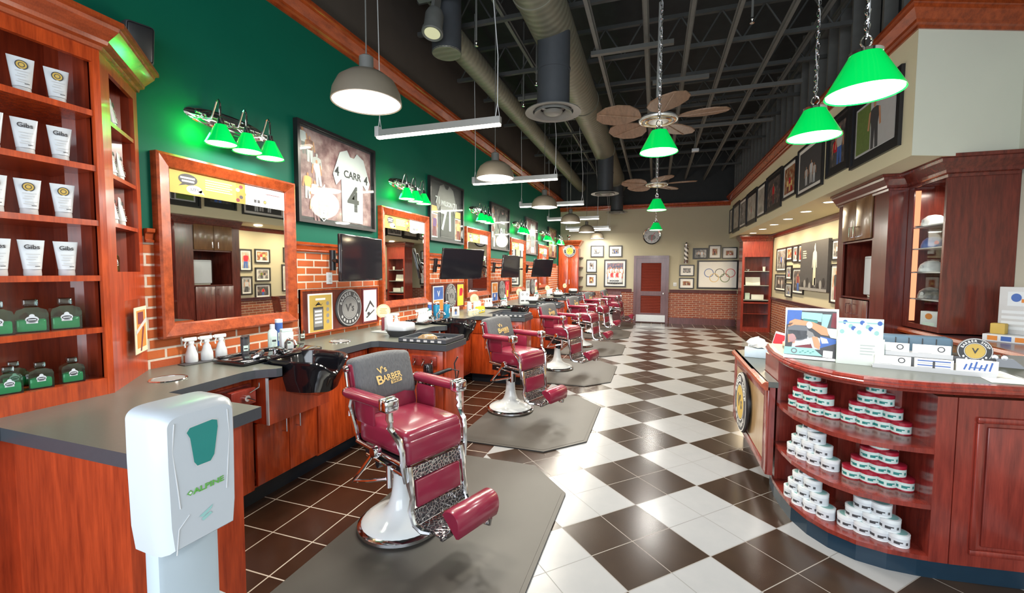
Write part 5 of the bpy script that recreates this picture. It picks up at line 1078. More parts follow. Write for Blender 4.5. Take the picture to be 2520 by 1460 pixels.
for s in (-1, 1):
    x0, x1 = (-.35, -.035) if s < 0 else (-.03, .285); b = MB(); b.rbox(x0, -.02, .2, x1, 0, 2.40, .004); o = obj('door', b, 'wood', t); b = MB(); handle(b, -.032+s*.05, -.02, 1.30, .07, (0, -1)); obj('pull_handle', b, 'chrome', o)
b = MB(); b.sweep([(-.36, 0, 2.48), (.30, 0, 2.48), (.30, .34, 2.48)], CROWN, 0, 1); obj('crown', b, 'wood_trim', t)
b = MB(); b.box(.30, .05, .2, .32, .34, 2.4)
for i in range(6): b.box(.32, .06, .5+.32*i, .42, .34, .52+.32*i)
obj('side_shelf', b, 'wood_dark', t)
t = thing('round_sign', 'round gold and black barber emblem on the front of the far tall cabinet', 'sign', (-2.60, 11.975, 2.32)); b = MB(); b.lathe([(0, -.02), (.20, -.02), (.205, 0)], n=32, ax='y'); obj('disc', b, 'black', t); b = MB(); emblem(b, .195, .021, "V's"); obj('emblem', b, ['black', 'paper', 'yellow'], t)
t = thing('trophy', 'small silver trophy on top of the far tall cabinet', 'trophy', (-2.66, 12.1, 2.67)); b = MB(); b.lathe([(0, 0), (.05, 0), (.05, .02), (.015, .04), (.012, .08), (.05, .12), (.06, .18), (0, .17)], n=18); obj('cup', b, 'chrome', t); b = MB(); b.box(-.06, -.06, -.003, .06, .06, .012); obj('plinth', b, 'black', t)

# ================================================================== right-hand cabinets
t = thing('storage_cabinet', 'dark tall mahogany cabinet with a niche, left of the lit cap display', 'cabinet', (0, 0, 0))
x0, x1, ya, yb = 2.44, 3.10, 3.47, 4.78
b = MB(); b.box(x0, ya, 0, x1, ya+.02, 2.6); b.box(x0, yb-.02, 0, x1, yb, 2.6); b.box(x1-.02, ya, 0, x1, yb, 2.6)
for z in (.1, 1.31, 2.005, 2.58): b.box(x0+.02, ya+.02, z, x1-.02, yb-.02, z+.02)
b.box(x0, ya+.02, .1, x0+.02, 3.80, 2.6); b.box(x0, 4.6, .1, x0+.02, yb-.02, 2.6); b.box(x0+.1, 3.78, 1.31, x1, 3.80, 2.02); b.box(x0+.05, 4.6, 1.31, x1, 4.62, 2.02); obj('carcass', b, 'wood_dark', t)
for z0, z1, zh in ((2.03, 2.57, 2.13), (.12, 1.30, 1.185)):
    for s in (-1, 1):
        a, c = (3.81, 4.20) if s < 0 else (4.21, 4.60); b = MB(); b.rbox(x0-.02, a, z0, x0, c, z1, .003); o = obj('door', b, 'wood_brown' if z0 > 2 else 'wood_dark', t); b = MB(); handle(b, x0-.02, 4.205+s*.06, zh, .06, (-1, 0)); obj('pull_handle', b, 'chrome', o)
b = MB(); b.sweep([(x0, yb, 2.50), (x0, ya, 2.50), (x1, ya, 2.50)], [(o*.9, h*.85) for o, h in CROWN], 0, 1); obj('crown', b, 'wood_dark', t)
t = thing('mini_fridge', 'small white refrigerator in the niche of the dark tall cabinet', 'refrigerator', (2.80, 4.02, 1.332)); b = MB(); b.rbox(-.22, -.21, 0, .24, .21, .50, .012); obj('casing', b, 'greypaint', t); b = MB(); b.rbox(-.26, -.21, .03, -.225, .21, .50, .012); b.box(-.262, -.20, .47, -.258, .20, .475, 1); obj('door', b, ['white', 'grey'], t)
# lit cap display on the back counter
t = thing('cap_display_cabinet', 'dark mahogany display cabinet with lit glass front showing caps, right of the tall cabinet', 'display cabinet', (0, 0, 0))
xa, yA, yB_, zb, zt = 2.62, 2.84, 3.46, 1.07, 2.60
b = MB(); b.box(xa, yA, zb, XR-.002, yA+.022, zt); b.box(XR-.03, yA+.022, zb, XR-.002, yB_-.02, zt); b.box(xa, yB_-.02, zb, XR-.002, yB_, zt); b.box(xa+.012, yA+.022, zb, XR-.03, yB_-.02, zb+.02); b.box(xa+.012, yA+.022, zt-.03, XR-.03, yB_-.02, zt); obj('carcass', b, 'wood_dark', t)
b = MB(); b.box(xa-.012, yA-.001, zb, xa-.0005, yA+.03, zt); b.box(xa-.012, yB_-.09, zb, xa-.0005, yB_, zt); b.box(xa-.012, yA+.03, 2.50, xa-.0005, yB_-.09, zt); b.box(xa-.012, yA+.03, zb, xa-.0005, yB_-.09, zb+.05); obj('face_frame', b, 'wood_dark', t)
b = MB(); b.box(xa-.008, yA+.03, zb+.05, xa-.004, yB_-.09, 2.50); obj('glass_door', b, 'glass', t)
b = MB(); b.box(xa+.004, yB_-.03, zb+.06, xa+.075, yB_-.0205, 2.48); obj('light_strip', b, 'ledstrip', t)
CS = [1.37, 1.64, 1.88, 2.10]
for z in CS: b = MB(); b.box(xa+.012, yA+.03, z-.012, XR-.05, yB_-.03, z); obj('glass_shelf', b, 'ltgrey', t)
b = MB(); b.sweep([(xa, yB_, 2.50), (xa, yA, 2.50), (XR-.02, yA, 2.50)], [(o*1.1, h) for o, h in CROWN], 0, 1); obj('crown', b, 'wood_dark', t)
glow('cabinet_glow', (xa+.2, 3.12, 2.47), 5, .2, (1, .8, .7))
cc = ['ph_grey', 'white', 'cobalt', 'porcelain']
for i, z in enumerate(CS):
    t = thing('baseball_cap', ['mottled grey cap on the lowest shelf of the lit display', 'white cap on the second shelf of the lit display', 'blue cap with a small crest on the third shelf of the lit display', 'pale blue white cap on the highest shelf of the lit display'][i], 'cap', (2.745, 3.29, z), [PI+.5, PI+.3, -PI/2-.2, PI+.2][i], 'caps in the lit display')
    m = ['ph_grey', 'white', 'cobalt', 'porcelain'][i]
    b = MB(); b.M = Matrix.Diagonal((1, .85, 1, 1)); b.lathe([(.105, 0), (.105, .03), (.09, .075), (.055, .105), (.01, .115), (0, .115)], n=20); obj('cap_crown', b, m, t)
    b = MB(); q = 10; o_ = [(.10*math.cos(PI*j/q-PI/2)+.0, .088*math.sin(PI*j/q-PI/2)) for j in range(q+1)]; b.add([(x_, y_, .006) for x_, y_ in o_]+[(x_+.075*math.cos(PI*j/q-PI/2), y_, .004-.012*abs(y_)*8) for j, (x_, y_) in enumerate(o_)], [[j, j+1, q+2+j, q+1+j] for j in range(q)], 0, True); obj('brim', b, m, t)
    b = MB(); b.M = Matrix.Translation((.10, 0, .05)) @ Matrix.Rotation(PI/2, 4, 'Z'); b.ell(0, 0, .018, .02, 0, .003, 12); obj('badge', b, 'red' if i == 2 else 'ltgrey', t)
t = thing('product_box', 'white printed box at the bottom of the lit display', 'box', (2.705, 3.16, zb+.021), -PI/2+.6); b = MB(); b.rbox(-.07, -.04, 0, .07, .04, .16, .004, 0); b.ell(0, .11, .03, .03, 1, .0405); b.rect(-.05, .02, .05, .05, 2, .0405); obj('carton', b, ['white', 'orange', 'mint'], t)
# back counter
t = thing('back_counter', 'dark mahogany back counter with moulded edge under the lit cap display', 'counter', (0, 0, 0))
b = MB(); b.prism([(2.60, 3.47), (2.60, .9), (XR-.01, .9), (XR-.01, 3.47)], 1.02, 1.055); obj('counter_top', b, 'wood_mauve', t)
b = MB(); b.sweep([(2.60, 3.47, 1.0), (2.60, .9, 1.0)], [(0, 0), (.02, .005), (.032, .03), (.025, .055), (0, .06)], 0, 1); obj('edge_moulding', b, 'wood_trim', t)
b = MB(); b.box(2.64, .9, 0, XR-.01, 3.45, 1.02)
for i in range(4): b.box(2.632, 1.0+.62*i, .15, 2.642, 1.58+.62*i, .95)
obj('cabinet_body', b, 'wood_brown', t)
t = thing('display_carton', 'grey and white display carton of picture strips at the right end of the back counter', 'carton', (2.93, 2.52, 1.055), -PI/2+.75)
b = MB(); b.rbox(-.14, -.10, 0, .14, .08, .06, .003, 0); b.rbox(-.10, .05, .06, .14, .07, .46, .004, 1)
for i in range(3): b.rect(-.11+.08*i, .012, -.05+.08*i, .05, 2+i % 2, .101)
b.M = Matrix.Translation((0, .05, 0)); b.rect(-.05, .30, .12, .42, 0, .001)
b.ell(.0, .37, .03, .035, 3, .002); b.rect(.03, .33, .10, .36, 2, .002)
for i in range(4): b.rect(-.08, .10+.045*i, .12, .125+.045*i, 0, .001)
obj('carton_body', b, ['white', 'ltgrey', 'orange', 'cobalt'], t)
b = MB(); b.rbox(-.12, -.03, .06, -.03, .04, .15, .008); obj('sample_pack', b, 'tan', t)
# far glazed cabinet
t = thing('glass_display_case', 'far mahogany display case with glass shelves at the end of the recess', 'display cabinet', (0, 0, 0))
x0, x1, y0, y1 = 2.37, XR-.02, 11.1, 11.6
b = MB(); b.box(x0, y0, 0, x0+.06, y1, 2.60); b.box(x1-.06, y0, 0, x1, y1, 2.60); b.box(x0+.06, y1-.02, 0, x1-.06, y1, 2.60); b.box(x0+.06, y0, 2.06, x1-.06, y1-.02, 2.60); b.box(x0+.06, y0, 0, x1-.06, y1-.02, .12); b.box(x0+.06, y0, .78, x1-.06, y1-.02, .82); obj('carcass', b, 'wood_desk', t)
for z in (.50, .88, 1.28, 1.67): b = MB(); b.box(x0+.06, y0+.02, z-.012, x1-.06, y1-.02, z); obj('shelf', b, 'ltgrey' if z > .8 else 'wood_desk', t)
b = MB(); b.box(x0+.06, y0+.004, .82, x1-.06, y0+.010, 2.06); obj('glass_door', b, 'glass', t)
b = MB(); b.sweep([(x0, y1, 2.48), (x0, y0, 2.48), (x1, y0, 2.48)], [(o*.8, h*.9) for o, h in CROWN], 0, 1); obj('crown', b, 'wood_dark', t)
for x, z, w_, h_, lab in ((2.68, 1.285, .36, .22, 'white open book standing on the middle shelf of the far display case'), (2.80, .885, .30, .14, 'pale box lying on the lower shelf of the far display case'), (2.55, .885, .12, .18, 'green printed box on the lower shelf of the far display case'), (2.95, 1.675, .08, .12, 'small white cup on the top shelf of the far display case'), (2.55, 1.675, .16, .07, 'small silver ornament on the top shelf of the far display case')):
    t = thing(('book' if 'book' in lab else 'cup' if 'cup' in lab else 'ornament' if 'ornament' in lab else 'box'), lab, lab.split(' on')[0].split(' standing')[0].split(' lying')[0].split()[-1], (x, 11.3, z)); b = MB()
    if 'cup' in lab: b.lathe([(0, 0), (.03, 0), (.04, .12), (.036, .12), (.028, .01), (0, .01)], n=16)
    elif 'ornament' in lab: b.lathe([(0, 0), (.07, 0), (.03, .02), (.05, .05), (0, .07)], n=16)
    elif 'book' in lab: b.add([(-w_/2, -.03, 0), (0, 0, 0), (w_/2, -.03, 0), (-w_/2, .03, h_), (0, .06, h_), (w_/2, .03, h_)], [(0, 1, 4, 3), (1, 2, 5, 4)]); b.box(-w_/2, -.035, 0, w_/2, -.02, .01)
    else: b.rbox(-w_/2, -.06, 0, w_/2, .06, h_, .005)
    obj('body', b, 'chrome' if 'ornament' in lab else 'mint' if 'green' in lab else 'paper', t)
# wooden chair against the recess
t = thing('side_chair', 'dark red wooden side chair standing by the recess brick', 'chair', (2.60, 6.15, 0), R(200))
b = MB(); b.rbox(-.21, -.21, .44, .21, .21, .48, .01); obj('seat', b, 'maroon', t)
for x in (-.18, .18):
    b = MB(); b.box(x-.02, -.20, 0, x+.02, -.16, .44); obj('leg', b, 'wood_dark', t)
    b = MB(); b.tube([(x, .22, 0), (x, .19, .45), (x, .27, 1.0)], .022, 8); obj('leg', b, 'wood_dark', t)
b = MB(); b.add([(-.18, .20, .62), (.18, .20, .62), (.18, .27, 1.0), (-.18, .27, 1.0), (-.18, .225, .62), (.18, .225, .62), (.18, .295, 1.0), (-.18, .295, 1.0)], [(0,1,2,3), (4,7,6,5), (0,3,7,4), (1,5,6,2), (3,2,6,7), (0,4,5,1)]); obj('backrest', b, 'wood_desk', t)
for k, (x, y) in enumerate(((2.492, 5.30), (2.492, 6.34), (2.497, 7.40), (2.497, 8.42), (2.495, 9.44), (2.50, 10.52))):
    t = thing('recessed_downlight', ['nearest', 'second', 'third', 'fourth', 'fifth', 'farthest'][k]+' recessed downlight in the soffit over the recess', 'downlight', (x, y, 2.66), 0, 'recessed downlights in the soffit')
    b = MB(); b.lathe([(.075, -.001), (.095, -.004), (.10, -.002), (.10, 0)], n=28); obj('trim_ring', b, 'white', t); b = MB(); b.lathe([(0, -.0015), (.076, -.0015)], n=28); obj('lens', b, 'lampwarm', t)
    glow('downlight_glow', (x, y, 2.645), 26, .15, (1, .80, .52))
# ================================================================== reception desk
FC = [(.955, 1.52), (.938, 1.32), (.943, 1.16), (.963, 1.0), (1.013, .85), (1.09, .735), (1.20, .65), (1.33, .612), (1.46, .605), (1.555, .61)]
ST = [(1.555, .61), (1.95, .66), (2.58, .745)]
def off(pts, d):
    P = [Vector((x, y, 0)) for x, y in pts]; o = []
    for i in range(len(P)):
        t_ = (P[min(i+1, len(P)-1)]-P[max(i-1, 0)]).normalized(); n_ = Vector((t_.y, -t_.x, 0)); o.append((P[i].x+n_.x*d, P[i].y+n_.y*d))
    return o
t = thing('reception_desk', 'curved mahogany reception desk with open shelves of stacked tins', 'desk', (0, 0, 0))
ALL = FC+ST[1:]
b = MB(); b.prism(off(ALL, -.012)+[(2.58, 1.72), (.985, 1.72)], 1.022, 1.058, 0); obj('desk_top', b, 'laminate', t)
b = MB(); b.sweep([(x, y, 1.0) for x, y in [(.985, 1.72)]+ALL], [(-.02, 0), (.006, 0), (.010, .010), (.026, .014), (.034, .022), (.034, .034), (.026, .039), (.026, .047), (.016, .059), (-.014, .060), (-.02, .055)], 0, 1); obj('edge_moulding', b, 'wood_desk', t)
inner = [(1.235, 1.52), (1.24, 1.30), (1.27, 1.15), (1.33, 1.05), (1.42, .98), (1.52, .95)]
for z, h in ((.12, .025), (.40, .025), (.70, .025)):
    b = MB(); b.prism(off(FC, -.004)+inner[::-1], z-h, z); obj('shelf', b, 'wood_desk', t)
b = MB(); b.prism(off(FC, -.004)+inner[::-1], 1.0, 1.022); obj('shelf_head', b, 'wood_desk', t)
b = MB(); n = len(inner); b.add([(x, y, .1) for x, y in inner]+[(x, y, .985) for x, y in inner], [[i, i+1, n+i+1, n+i] for i in range(n-1)]); b.box(1.235, 1.30, .1, 1.25, 1.72, .985); obj('back_panel', b, 'wood_desk', t)
b = MB(); b.prism([(.955, 1.72), (.955, 1.34), (.975, 1.34), (.975, 1.72)], .095, .985); b.prism([(.975, 1.37), (1.24, 1.37), (1.24, 1.35), (.975, 1.35)], .1, .985); obj('end_panel', b, 'wood_desk', t)
b = MB(); b.prism([(1.505, .609), (1.59, .616), (1.59, .67), (1.54, .96), (1.51, .96)], .095, .985); obj('corner_post', b, 'wood_desk', t)
d_ = Vector((ST[2][0]-ST[0][0], ST[2][1]-ST[0][1], 0)); L_ = d_.length; ang = math.atan2(d_.y, d_.x)
b = MB(); b.M = Matrix.Translation((ST[0][0], ST[0][1], 0)) @ Matrix.Rotation(ang, 4, 'Z')
b.box(.04, 0, .095, L_, .03, .985)
for x0, x1 in ((.12, .98),):
    for (a0, c0, a1, c1) in ((x0, .16, x1, .19), (x0, .86, x1, .89), (x0, .19, x0+.03, .86), (x1-.03, .19, x1, .86)): b.rbox(a0, -.014, c0, a1, .0, c1, .006)
    b.rbox(x0+.05, -.008, .21, x1-.05, .0, .84, .006)
obj('front_panel', b, 'wood_desk', t)
b = MB(); tk = off(ALL, -.012); b.prism(tk+[(2.58, 1.0), (1.6, 1.0), (1.24, 1.4), (1.0, 1.55)], 0, .096); obj('toe_kick', b, 'toe_blue', t)
b = MB(); b.prism([(1.6, .66), (2.58, .79), (2.58, 1.0), (1.6, .98)], .096, .985); obj('inner_body', b, 'wood_dark', t)
# lower side counter with the round emblem
t = thing('side_counter', 'low mahogany side counter with a tan panel, left of the reception desk', 'counter', (0, 0, 0))
b = MB(); b.prism([(.86, 1.74), (1.30, 1.74), (1.30, 2.66), (.88, 2.66)], .80, .84); b.box(.875, 1.30, .80, .95, 1.74, .84); obj('counter_top', b, 'laminate', t)
b = MB(); b.sweep([(.89, 2.66, .78), (.872, 1.28, .78)], [(-.01, 0), (.01, 0), (.02, .015), (.035, .025), (.03, .045), (.015, .06), (-.01, .06)], 0, 1); obj('edge_moulding', b, 'wood_trim', t)
b = MB()
b.box(.895, 1.29, .16, .93, 2.64, .80)
for y0, y1, z0, z1 in ((1.29, 1.40, .16, .78), (2.54, 2.64, .16, .78), (1.40, 2.54, .16, .23), (1.40, 2.54, .71, .78)): b.rbox(.882, y0, z0, .896, y1, z1, .004)
obj('frame_panel', b, 'wood_desk', t)
b = MB(); b.box(.888, 1.42, .235, .894, 2.53, .705); obj('tan_panel', b, wood('tan_maple', (.26, .15, .06), (.42, .27, .13), rough=.3), t)
b = MB(); b.box(.98, 1.76, 0, 1.28, 2.60, .16); b.box(.94, 1.74, .16, 1.28, 2.64, .80); obj('plinth', b, 'wood_dark', t)
t = thing('round_sign', 'large round barber emblem with golden centre on the side counter panel', 'sign', (.888, 2.06, .47), -PI/2); b = MB(); b.lathe([(0, -.045), (.255, -.045), (.265, -.035), (.265, -.02), (.2, -.02), (.2, 0)], n=40, ax='y'); obj('disc', b, 'black', t)
b = MB(); emblem(b, .255, .046, "V's"); obj('emblem', b, ['dkgrey', 'paper', 'tan'], t)

# stacked tins
def tin(red):
    r, h = (.0475, .069) if red else (.0495, .069)
    def f(lab, loc, rz, group):
        t = thing('pomade_tin', lab, 'tin', loc, rz, group)
        b = MB(); b.lathe([(0, 0), (r, 0), (r, h*.70), (r*.97, h*.72)], n=22); obj('tin_body', b, 'mint' if red else 'white', t)
        b = MB(); b.lathe([(r*1.03, h*.70), (r*1.03, h*.97), (r*.95, h), (0, h*.985)], n=22); b.lathe([(r*1.01, -.0), (r*1.015, .004), (r, .006)], n=22); obj('lid', b, 'lidred' if red else 'porcelain', t)
        b = MB()
        for i in range(9):      # printed band wrapped round the front
            a0 = -PI/2-1.2+2.4*i/9; a1 = a0+2.4/9; q = r*1.006; z0, z1 = h*(.24+.12*((i*5) % 3 == 0)), h*(.46+.12*((i*7) % 4 == 1))
            if i % 4 != 3: b.add([(q*math.cos(a0), q*math.sin(a0), z0), (q*math.cos(a1), q*math.sin(a1), z0), (q*math.cos(a1), q*math.sin(a1), z1), (q*math.cos(a0), q*math.sin(a0), z1)], [(0, 1, 2, 3)], 0 if red else 1)
        if not red: b.lathe([(0, h*1.002), (r*.78, h*1.002)], n=22, m=2); b.ring(0, 0, 0.0001, .00001, 0)
        obj('label_print', b, ['teal', 'dkgrey', 'tealcard'], t); return t
    return f
PY = [(True, .7005, [(1959, 1003), (1980, 1013), (2011, 1024), (2047, 1032)], 'left pyramid, top desk shelf', 4),
      (True, .70, [(2091, 1042), (2130, 1052), (2172, 1060), (2216, 1071)], 'right pyramid, top desk shelf', 4),
      (False, .40, [(1957, 1122), (1978, 1134), (2007, 1147), (2042, 1161)], 'left stack, middle desk shelf', 4),
      (True, .40, [(2095, 1180), (2137, 1191), (2180, 1202), (2222, 1210)], 'right pyramid, middle desk shelf', 4),
      (False, .12, [(1949, 1228), (1969, 1247), (1997, 1264), (2031, 1281)], 'left stack, bottom desk shelf', 4),
      (False, .12, [(2084, 1302), (2122, 1317), (2163, 1332), (2209, 1348)], 'right stack, bottom desk shelf', 3)]
wd = ['first', 'second', 'third', 'fourth']
for red, z, px, nm, rows in PY:
    C = []
    for x, y in px:
        q = at(x, y, 'z', z); dd = (q-CAM); dd.z = 0; dd.normalize(); C.append(q+dd*.05)
    A, B = C[0], C[-1]
    h = .0695
    for r in range(rows):
        n_ = 4-r
        for i in range(n_):
            u = i+r/2; k0 = min(int(u), 2); q = C[k0].lerp(C[k0+1], u-k0); q.z = z+.0005+r*h
            put('tinr' if red else 'tinw', tin(red), '%s tin, %s, %s, %s from left' % ('red lidded' if red else 'white', nm, ['base row', 'second row up', 'third row up', 'top row'][r], wd[i]), q, math.atan2(B.y-A.y, B.x-A.x)+.12*((i+r) % 3-1), nm)

# things on the desk
ZD = 1.0585
def dk(px, py, z=ZD): q = at(px, py, 'z', z); return (q.x, q.y, z)
q0 = Vector(dk(1995, 885)); t = thing('photo_stand', 'standing photo of a barber trimming dark hair in a white frame on the reception desk', 'photo', q0, R(-12)); t.rotation_euler = (R(-9), 0, R(-10))
b = MB(); w, h = .145, .335; b.box(-w, -.004, 0, w, .004, h, 0); y = .005
def zz_(X, Y): return ((X-335)/290*w, (690-Y)/650*h)
def pg(m, k, *pts): b.flat([zz_(*p_) for p_ in pts], m, y+.0003*k)
pg(1, 0, (65, 70), (600, 70), (600, 660), (40, 660)); pg(2, 1, (65, 70), (230, 70), (215, 200), (60, 260)); pg(3, 1, (225, 90), (450, 100), (440, 210), (225, 180)); pg(10, 1, (245, 175), (400, 190), (400, 225), (245, 210)); pg(3, 1, (450, 110), (545, 110), (500, 290), (440, 290)); pg(4, 1, (560, 90), (600, 90), (600, 280), (540, 270))
pg(11, 2, (160, 440), (330, 380), (440, 420), (440, 560), (80, 560)); b.ell(*zz_(185, 350), .062, .058, 5, y+.0009, 28); pg(5, 3, (75, 330), (300, 330), (290, 430), (190, 450), (80, 380))
pg(6, 4, (75, 390), (130, 375), (170, 430), (150, 500), (80, 500)); b.ell(*zz_(125, 435), .020, .030, 12, y+.0015, 16); pg(1, 5, (50, 500), (130, 480), (120, 545), (45, 545))
pg(0, 5, (130, 505), (300, 470), (330, 500), (200, 520), (150, 535)); pg(4, 5, (160, 535), (330, 490), (350, 545), (160, 545))
pg(6, 6, (75, 290), (90, 220), (150, 185), (280, 205), (350, 215), (500, 280), (520, 380), (440, 370), (350, 300), (280, 265), (150, 260)); pg(5, 6, (90, 240), (135, 235), (100, 275), (75, 270)); pg(6, 7, (340, 400), (400, 400), (435, 500), (420, 555), (370, 530))
pg(9, 7, (290, 320), (350, 350), (370, 390), (310, 420), (285, 380)); b.ell(*zz_(312, 255), .016, .022, 7, y+.0024, 18); b.ell(*zz_(312, 255), .010, .014, 0, y+.0027, 18)
pg(0, 7, (500, 285), (600, 290), (600, 410), (540, 400), (515, 350)); pg(2, 6, (430, 390), (600, 420), (590, 560), (430, 540)); pg(0, 7, (430, 400), (500, 420), (520, 470), (450, 480)); pg(1, 7, (430, 540), (600, 470), (590, 660), (430, 600))
pg(3, 8, (40, 545), (360, 550), (460, 640), (30, 640)); b.ring(*zz_(148, 592), .014, .006, 5, y+.003, 20); [pg(10, 9, (205+28*q, 605-18*(q % 2)), (228+28*q, 600-18*(q % 2)), (228+28*q, 610-18*(q % 2)), (205+28*q, 615-18*(q % 2))) for q in range(6)]
pg(0, 9, (465, 565), (565, 570), (560, 655), (460, 650)); pg(13, 8, (30, 645), (590, 660), (590, 690), (30, 690))
obj('print', b, ['paper', 'dkgrey', 'cobalt', 'tealcard', 'maroon', 'gloss_black', 'skin', 'chrome', 'white', 'grey', 'teal', 'ltgrey', 'rose', 'paper'], t)
b = MB(); b.tube([(0, .005, h*.7), (0, .10, .0)], .004, 6); b.box(-w, -.02, 0, w, .02, .006); obj('easel_leg', b, 'white', t)
t = thing('brochure_holder', 'clear holder of pale blue and white brochures on the reception desk', 'brochure holder', dk(2114, 898), R(-12))
b = MB(); b.box(-.115, -.002, .0, .115, .03, .012, 0); b.box(-.11, .012, .012, .11, .022, .285, 1); b.box(-.115, -.006, .0, .115, .006, .165, 0)
for i in range(14): b.ell(-.09+.014*i, .20+.012*((i*5) % 6), .012, .014, 2 + (i % 3), -.0119+.0001*i, 10)
b.rect(-.11, .255, .11, .262, 2, -.0115)
for i in range(4): b.rect(.0, .12-.018*i, .07-.01*(i % 2), .125-.018*i, 5, .0065)
b.rect(.07, .055, .08, .07, 6, .0065); obj('brochures', b, ['paper', 'mint', 'tealcard', 'cobalt', 'porcelain', 'ltgrey', 'dkgrey'], t)
b = MB(); b.box(-.12, -.010, 0, .12, -.008, .14); b.box(-.12, -.01, 0, -.117, .04, .14); b.box(.117, -.01, 0, .12, .04, .14); obj('acrylic_case', b, 'glass', t)
t = thing('business_card_rack', 'tiered rack of white business cards with a round emblem sign on the reception desk', 'card rack', dk(2283, 912), R(-13)); b = MB()
for z0, yy in ((0, -.05), (.075, .0)): b.box(-.26, yy-.012, z0, .26 if z0 == 0 else .10, yy+.05, z0+.012); b.box(-.26, yy-.014, z0, .26 if z0 == 0 else .10, yy-.011, z0+.025)
b.box(-.26, -.06, 0, .26, .06, .006); b.box(-.26, .048, 0, .10, .053, .10); obj('acrylic_tiers', b, 'ltgrey', t)
for i, (x, z, yy) in enumerate(((-.165, .085, .012), (.015, .085, .012), (-.165, .012, -.04), (.015, .012, -.04), (.19, .012, -.04))):
    b = MB(); b.box(x-.082, yy, z, x+.082, yy+.012, z+.062 if i != 4 else z+.075, 0)
    if i < 3: b.ring(x+.04, z+.04, .014, .005, 1, -yy+.0008, 20); b.rect(x-.06, z+.012, x+.0, z+.015, 2, -yy+.0008)
    elif i == 3:
        for j in range(4): b.rect(x-.07, z+.008+.013*j, x+.07, z+.014+.013*j, 3 if j % 2 else 2, -yy+.0008)
        b.rect(x-.005, z+.01, x+.005, z+.05, 1, -yy+.001)
    else: [b.flat([(x-.055+.02*q, z+.02), (x-.048+.02*q, z+.018), (x-.038+.02*q, z+.05+.008*(q % 3)), (x-.045+.02*q, z+.052+.008*(q % 3))], 3, -yy+.0012) for q in range(6)]; b.rect(x-.03, z+.03, x+.03, z+.035, 3, -yy+.0013)
    obj('card_stack', b, ['paper', 'dkgrey', 'ltgrey', 'cobalt'], t)
b = MB(); b.M = Matrix.Translation((.185, -.01, .135)); b.lathe([(0, -.004), (.072, -.004), (.072, .004), (0, .004)], n=32, ax='y'); b.rbox(-.085, -.006, -.075, .085, .004, -.035, .006); emblem(b, .07, .0045, 'V', 1, 2, 3); b.rect(-.07, -.062, .07, -.048, 2, .007); obj('emblem_sign', b, ['dkgrey', 'black', 'paper', 'tan'], t)
t = thing('card_terminal', 'blue grey ribbed device box behind the business card rack', 'device', dk(2235, 872), R(-12)); b = MB(); b.rbox(-.20, -.03, 0, .22, .10, .13, .02, 0, 3); obj('casing', b, plain('slate_blue_casing', (.10, .17, .24), .35), t)
for i in range(5): b = MB(); b.box(-.15+.07*i, -.033, .01, -.145+.07*i, -.029, .12); obj('rib', b, 'dkgrey', t)
P_ = [dk(*q) for q in ((2383, 914), (2462, 914), (2530, 938), (2530, 948), (2440, 942))]; c_ = Vector(P_[0])
b = MB(); b.add([(p_[0]-c_.x, p_[1]-c_.y, .001) for p_ in P_], [list(range(5))], 0); b.add([(p_[0]*.6+P_[1][0]*.4-c_.x, p_[1]*.6+P_[2][1]*.4-c_.y, .0016) for p_ in (P_[1], P_[2], P_[3])], [(0, 1, 2)], 1)
tag(obj('paper_sheet', b, ['paper', 'ltgrey'], None, c_), 'white printed sheet lying at the right end of the reception desk', 'paper')
t = thing('tape_dispenser', 'black tape dispenser with silver fittings on the reception desk near the back counter', 'tape dispenser', dk(2462, 902), R(-20)); b = MB(); b.add([(-.10, -.03, 0), (.10, -.03, 0), (.10, .03, 0), (-.10, .03, 0), (-.09, -.025, .05), (.05, -.02, .05), (.05, .02, .05), (-.09, .025, .05)], [(3,2,1,0), (4,5,6,7), (0,1,5,4), (1,2,6,5), (2,3,7,6), (3,0,4,7)]); obj('body', b, 'gloss_black', t); b = MB()
for x in (-.07, -.03, .01): b.lathe([(0, -.026), (.014, -.024), (.014, .024), (0, .026)], (x, 0, .055), 12, ax='y')
obj('fittings', b, 'chrome', t)
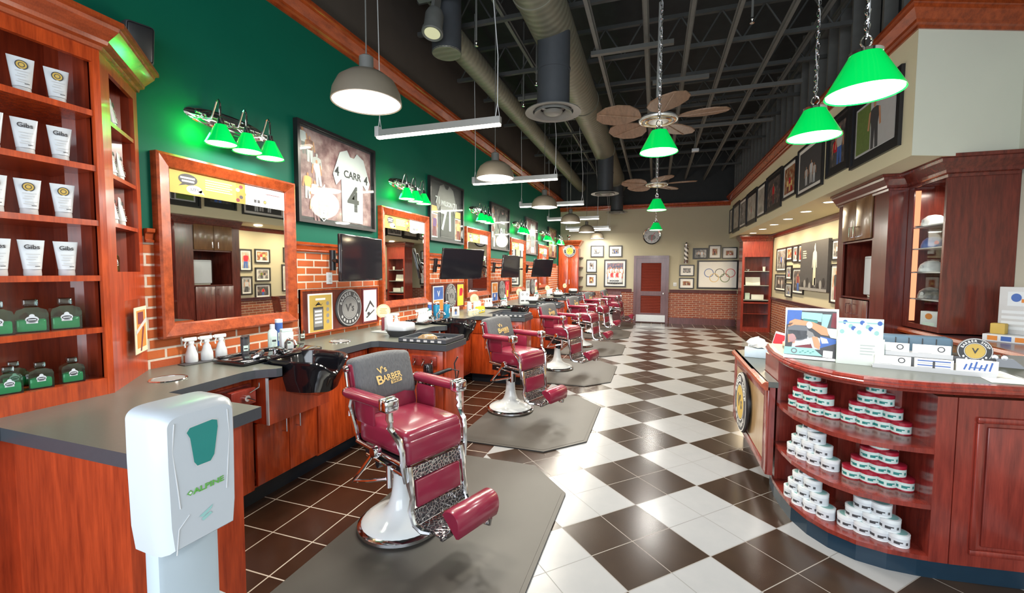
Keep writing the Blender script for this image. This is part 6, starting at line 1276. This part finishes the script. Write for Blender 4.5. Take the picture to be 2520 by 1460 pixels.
# side counter things
t = thing('tissue_box', 'pale blue tissue box in an acrylic cover with a crumpled tissue on the side counter', 'tissue box', (1.03, 2.30, .8405), R(-12)); b = MB(); b.rbox(-.12, -.06, 0, .12, .06, .085, .006); obj('carton', b, plain('pale_blue_card', (.50, .62, .72), .5), t)
b = MB(); b.rbox(-.15, -.075, 0, -.125, .075, .10, .004); obj('acrylic_cover', b, 'glass', t)
b = MB(); n = 14; rg = []
for k, (rr, zz) in enumerate(((.085, .085), (.10, .11), (.085, .14), (.05, .165), (.012, .172))): rg.append([((rr*(1+.25*math.sin(i*2.3+k*1.7)))*math.cos(2*PI*i/n), .55*rr*(1+.3*math.cos(i*1.9+k))*math.sin(2*PI*i/n), zz+.014*math.sin(i*3.1+k)+.018*math.cos(2*PI*i/n+2.6)) for i in range(n)])
b.add([p_ for r_ in rg for p_ in r_], [[a*n+i, a*n+(i+1) % n, (a+1)*n+(i+1) % n, (a+1)*n+i] for a in range(4) for i in range(n)]+[[4*n+i for i in range(n)]], 0, True); obj('tissue', b, 'paper', t)
t = thing('red_marker_stand', 'bright red upright pen on a pale square base, left of the barber photo', 'pen stand', (1.075, 1.60, ZD), 0); b = MB(); b.lathe([(.018, .03), (.022, .06), (.018, .10), (.020, .13), (.012, .145), (0, .146)], n=14); obj('red_pen', b, 'red', t); b = MB(); b.rbox(-.03, -.03, 0, .03, .03, .035, .004); obj('base', b, 'ivory', t)
t = thing('leaflet_stand', 'narrow red and tan leaflet standing behind the tissue box', 'leaflet', (1.20, 2.50, .8405), R(-35)); t.rotation_euler = (R(-12), R(10), R(-35)); b = MB(); b.box(-.05, -.003, 0, .05, .003, .22, 0); b.rect(-.045, .10, .045, .20, 1, .0035); b.rect(-.04, .02, .04, .09, 2, .0035); obj('card', b, ['paper', 'red', 'tan'], t); b = MB(); b.box(-.05, -.01, 0, .05, .04, .01); obj('foot', b, 'dkgrey', t)

# ================================================================== daylight and general light
w_ = D.worlds.new('daylight'); SC.world = w_; w_.use_nodes = True; w_.node_tree.nodes['Background'].inputs[0].default_value = (.75, .85, 1, 1); w_.node_tree.nodes['Background'].inputs[1].default_value = .8
glow('shop_window_daylight', (.0, -4.0, 1.9), 210, 5.4, (.86, .93, 1), (R(90), 0, 0), 'RECTANGLE', 2.7)
SC.cycles.use_denoising = True
SC.cycles.max_bounces = 7; SC.cycles.diffuse_bounces = 3; SC.cycles.glossy_bounces = 4; SC.cycles.transmission_bounces = 6; SC.cycles.transparent_max_bounces = 6
SC.cycles.sample_clamp_indirect = 6; SC.cycles.caustics_reflective = False; SC.cycles.caustics_refractive = False
SC.view_settings.view_transform = 'Standard'; SC.view_settings.look = 'None'; SC.view_settings.exposure = .3; SC.view_settings.gamma = 1.05
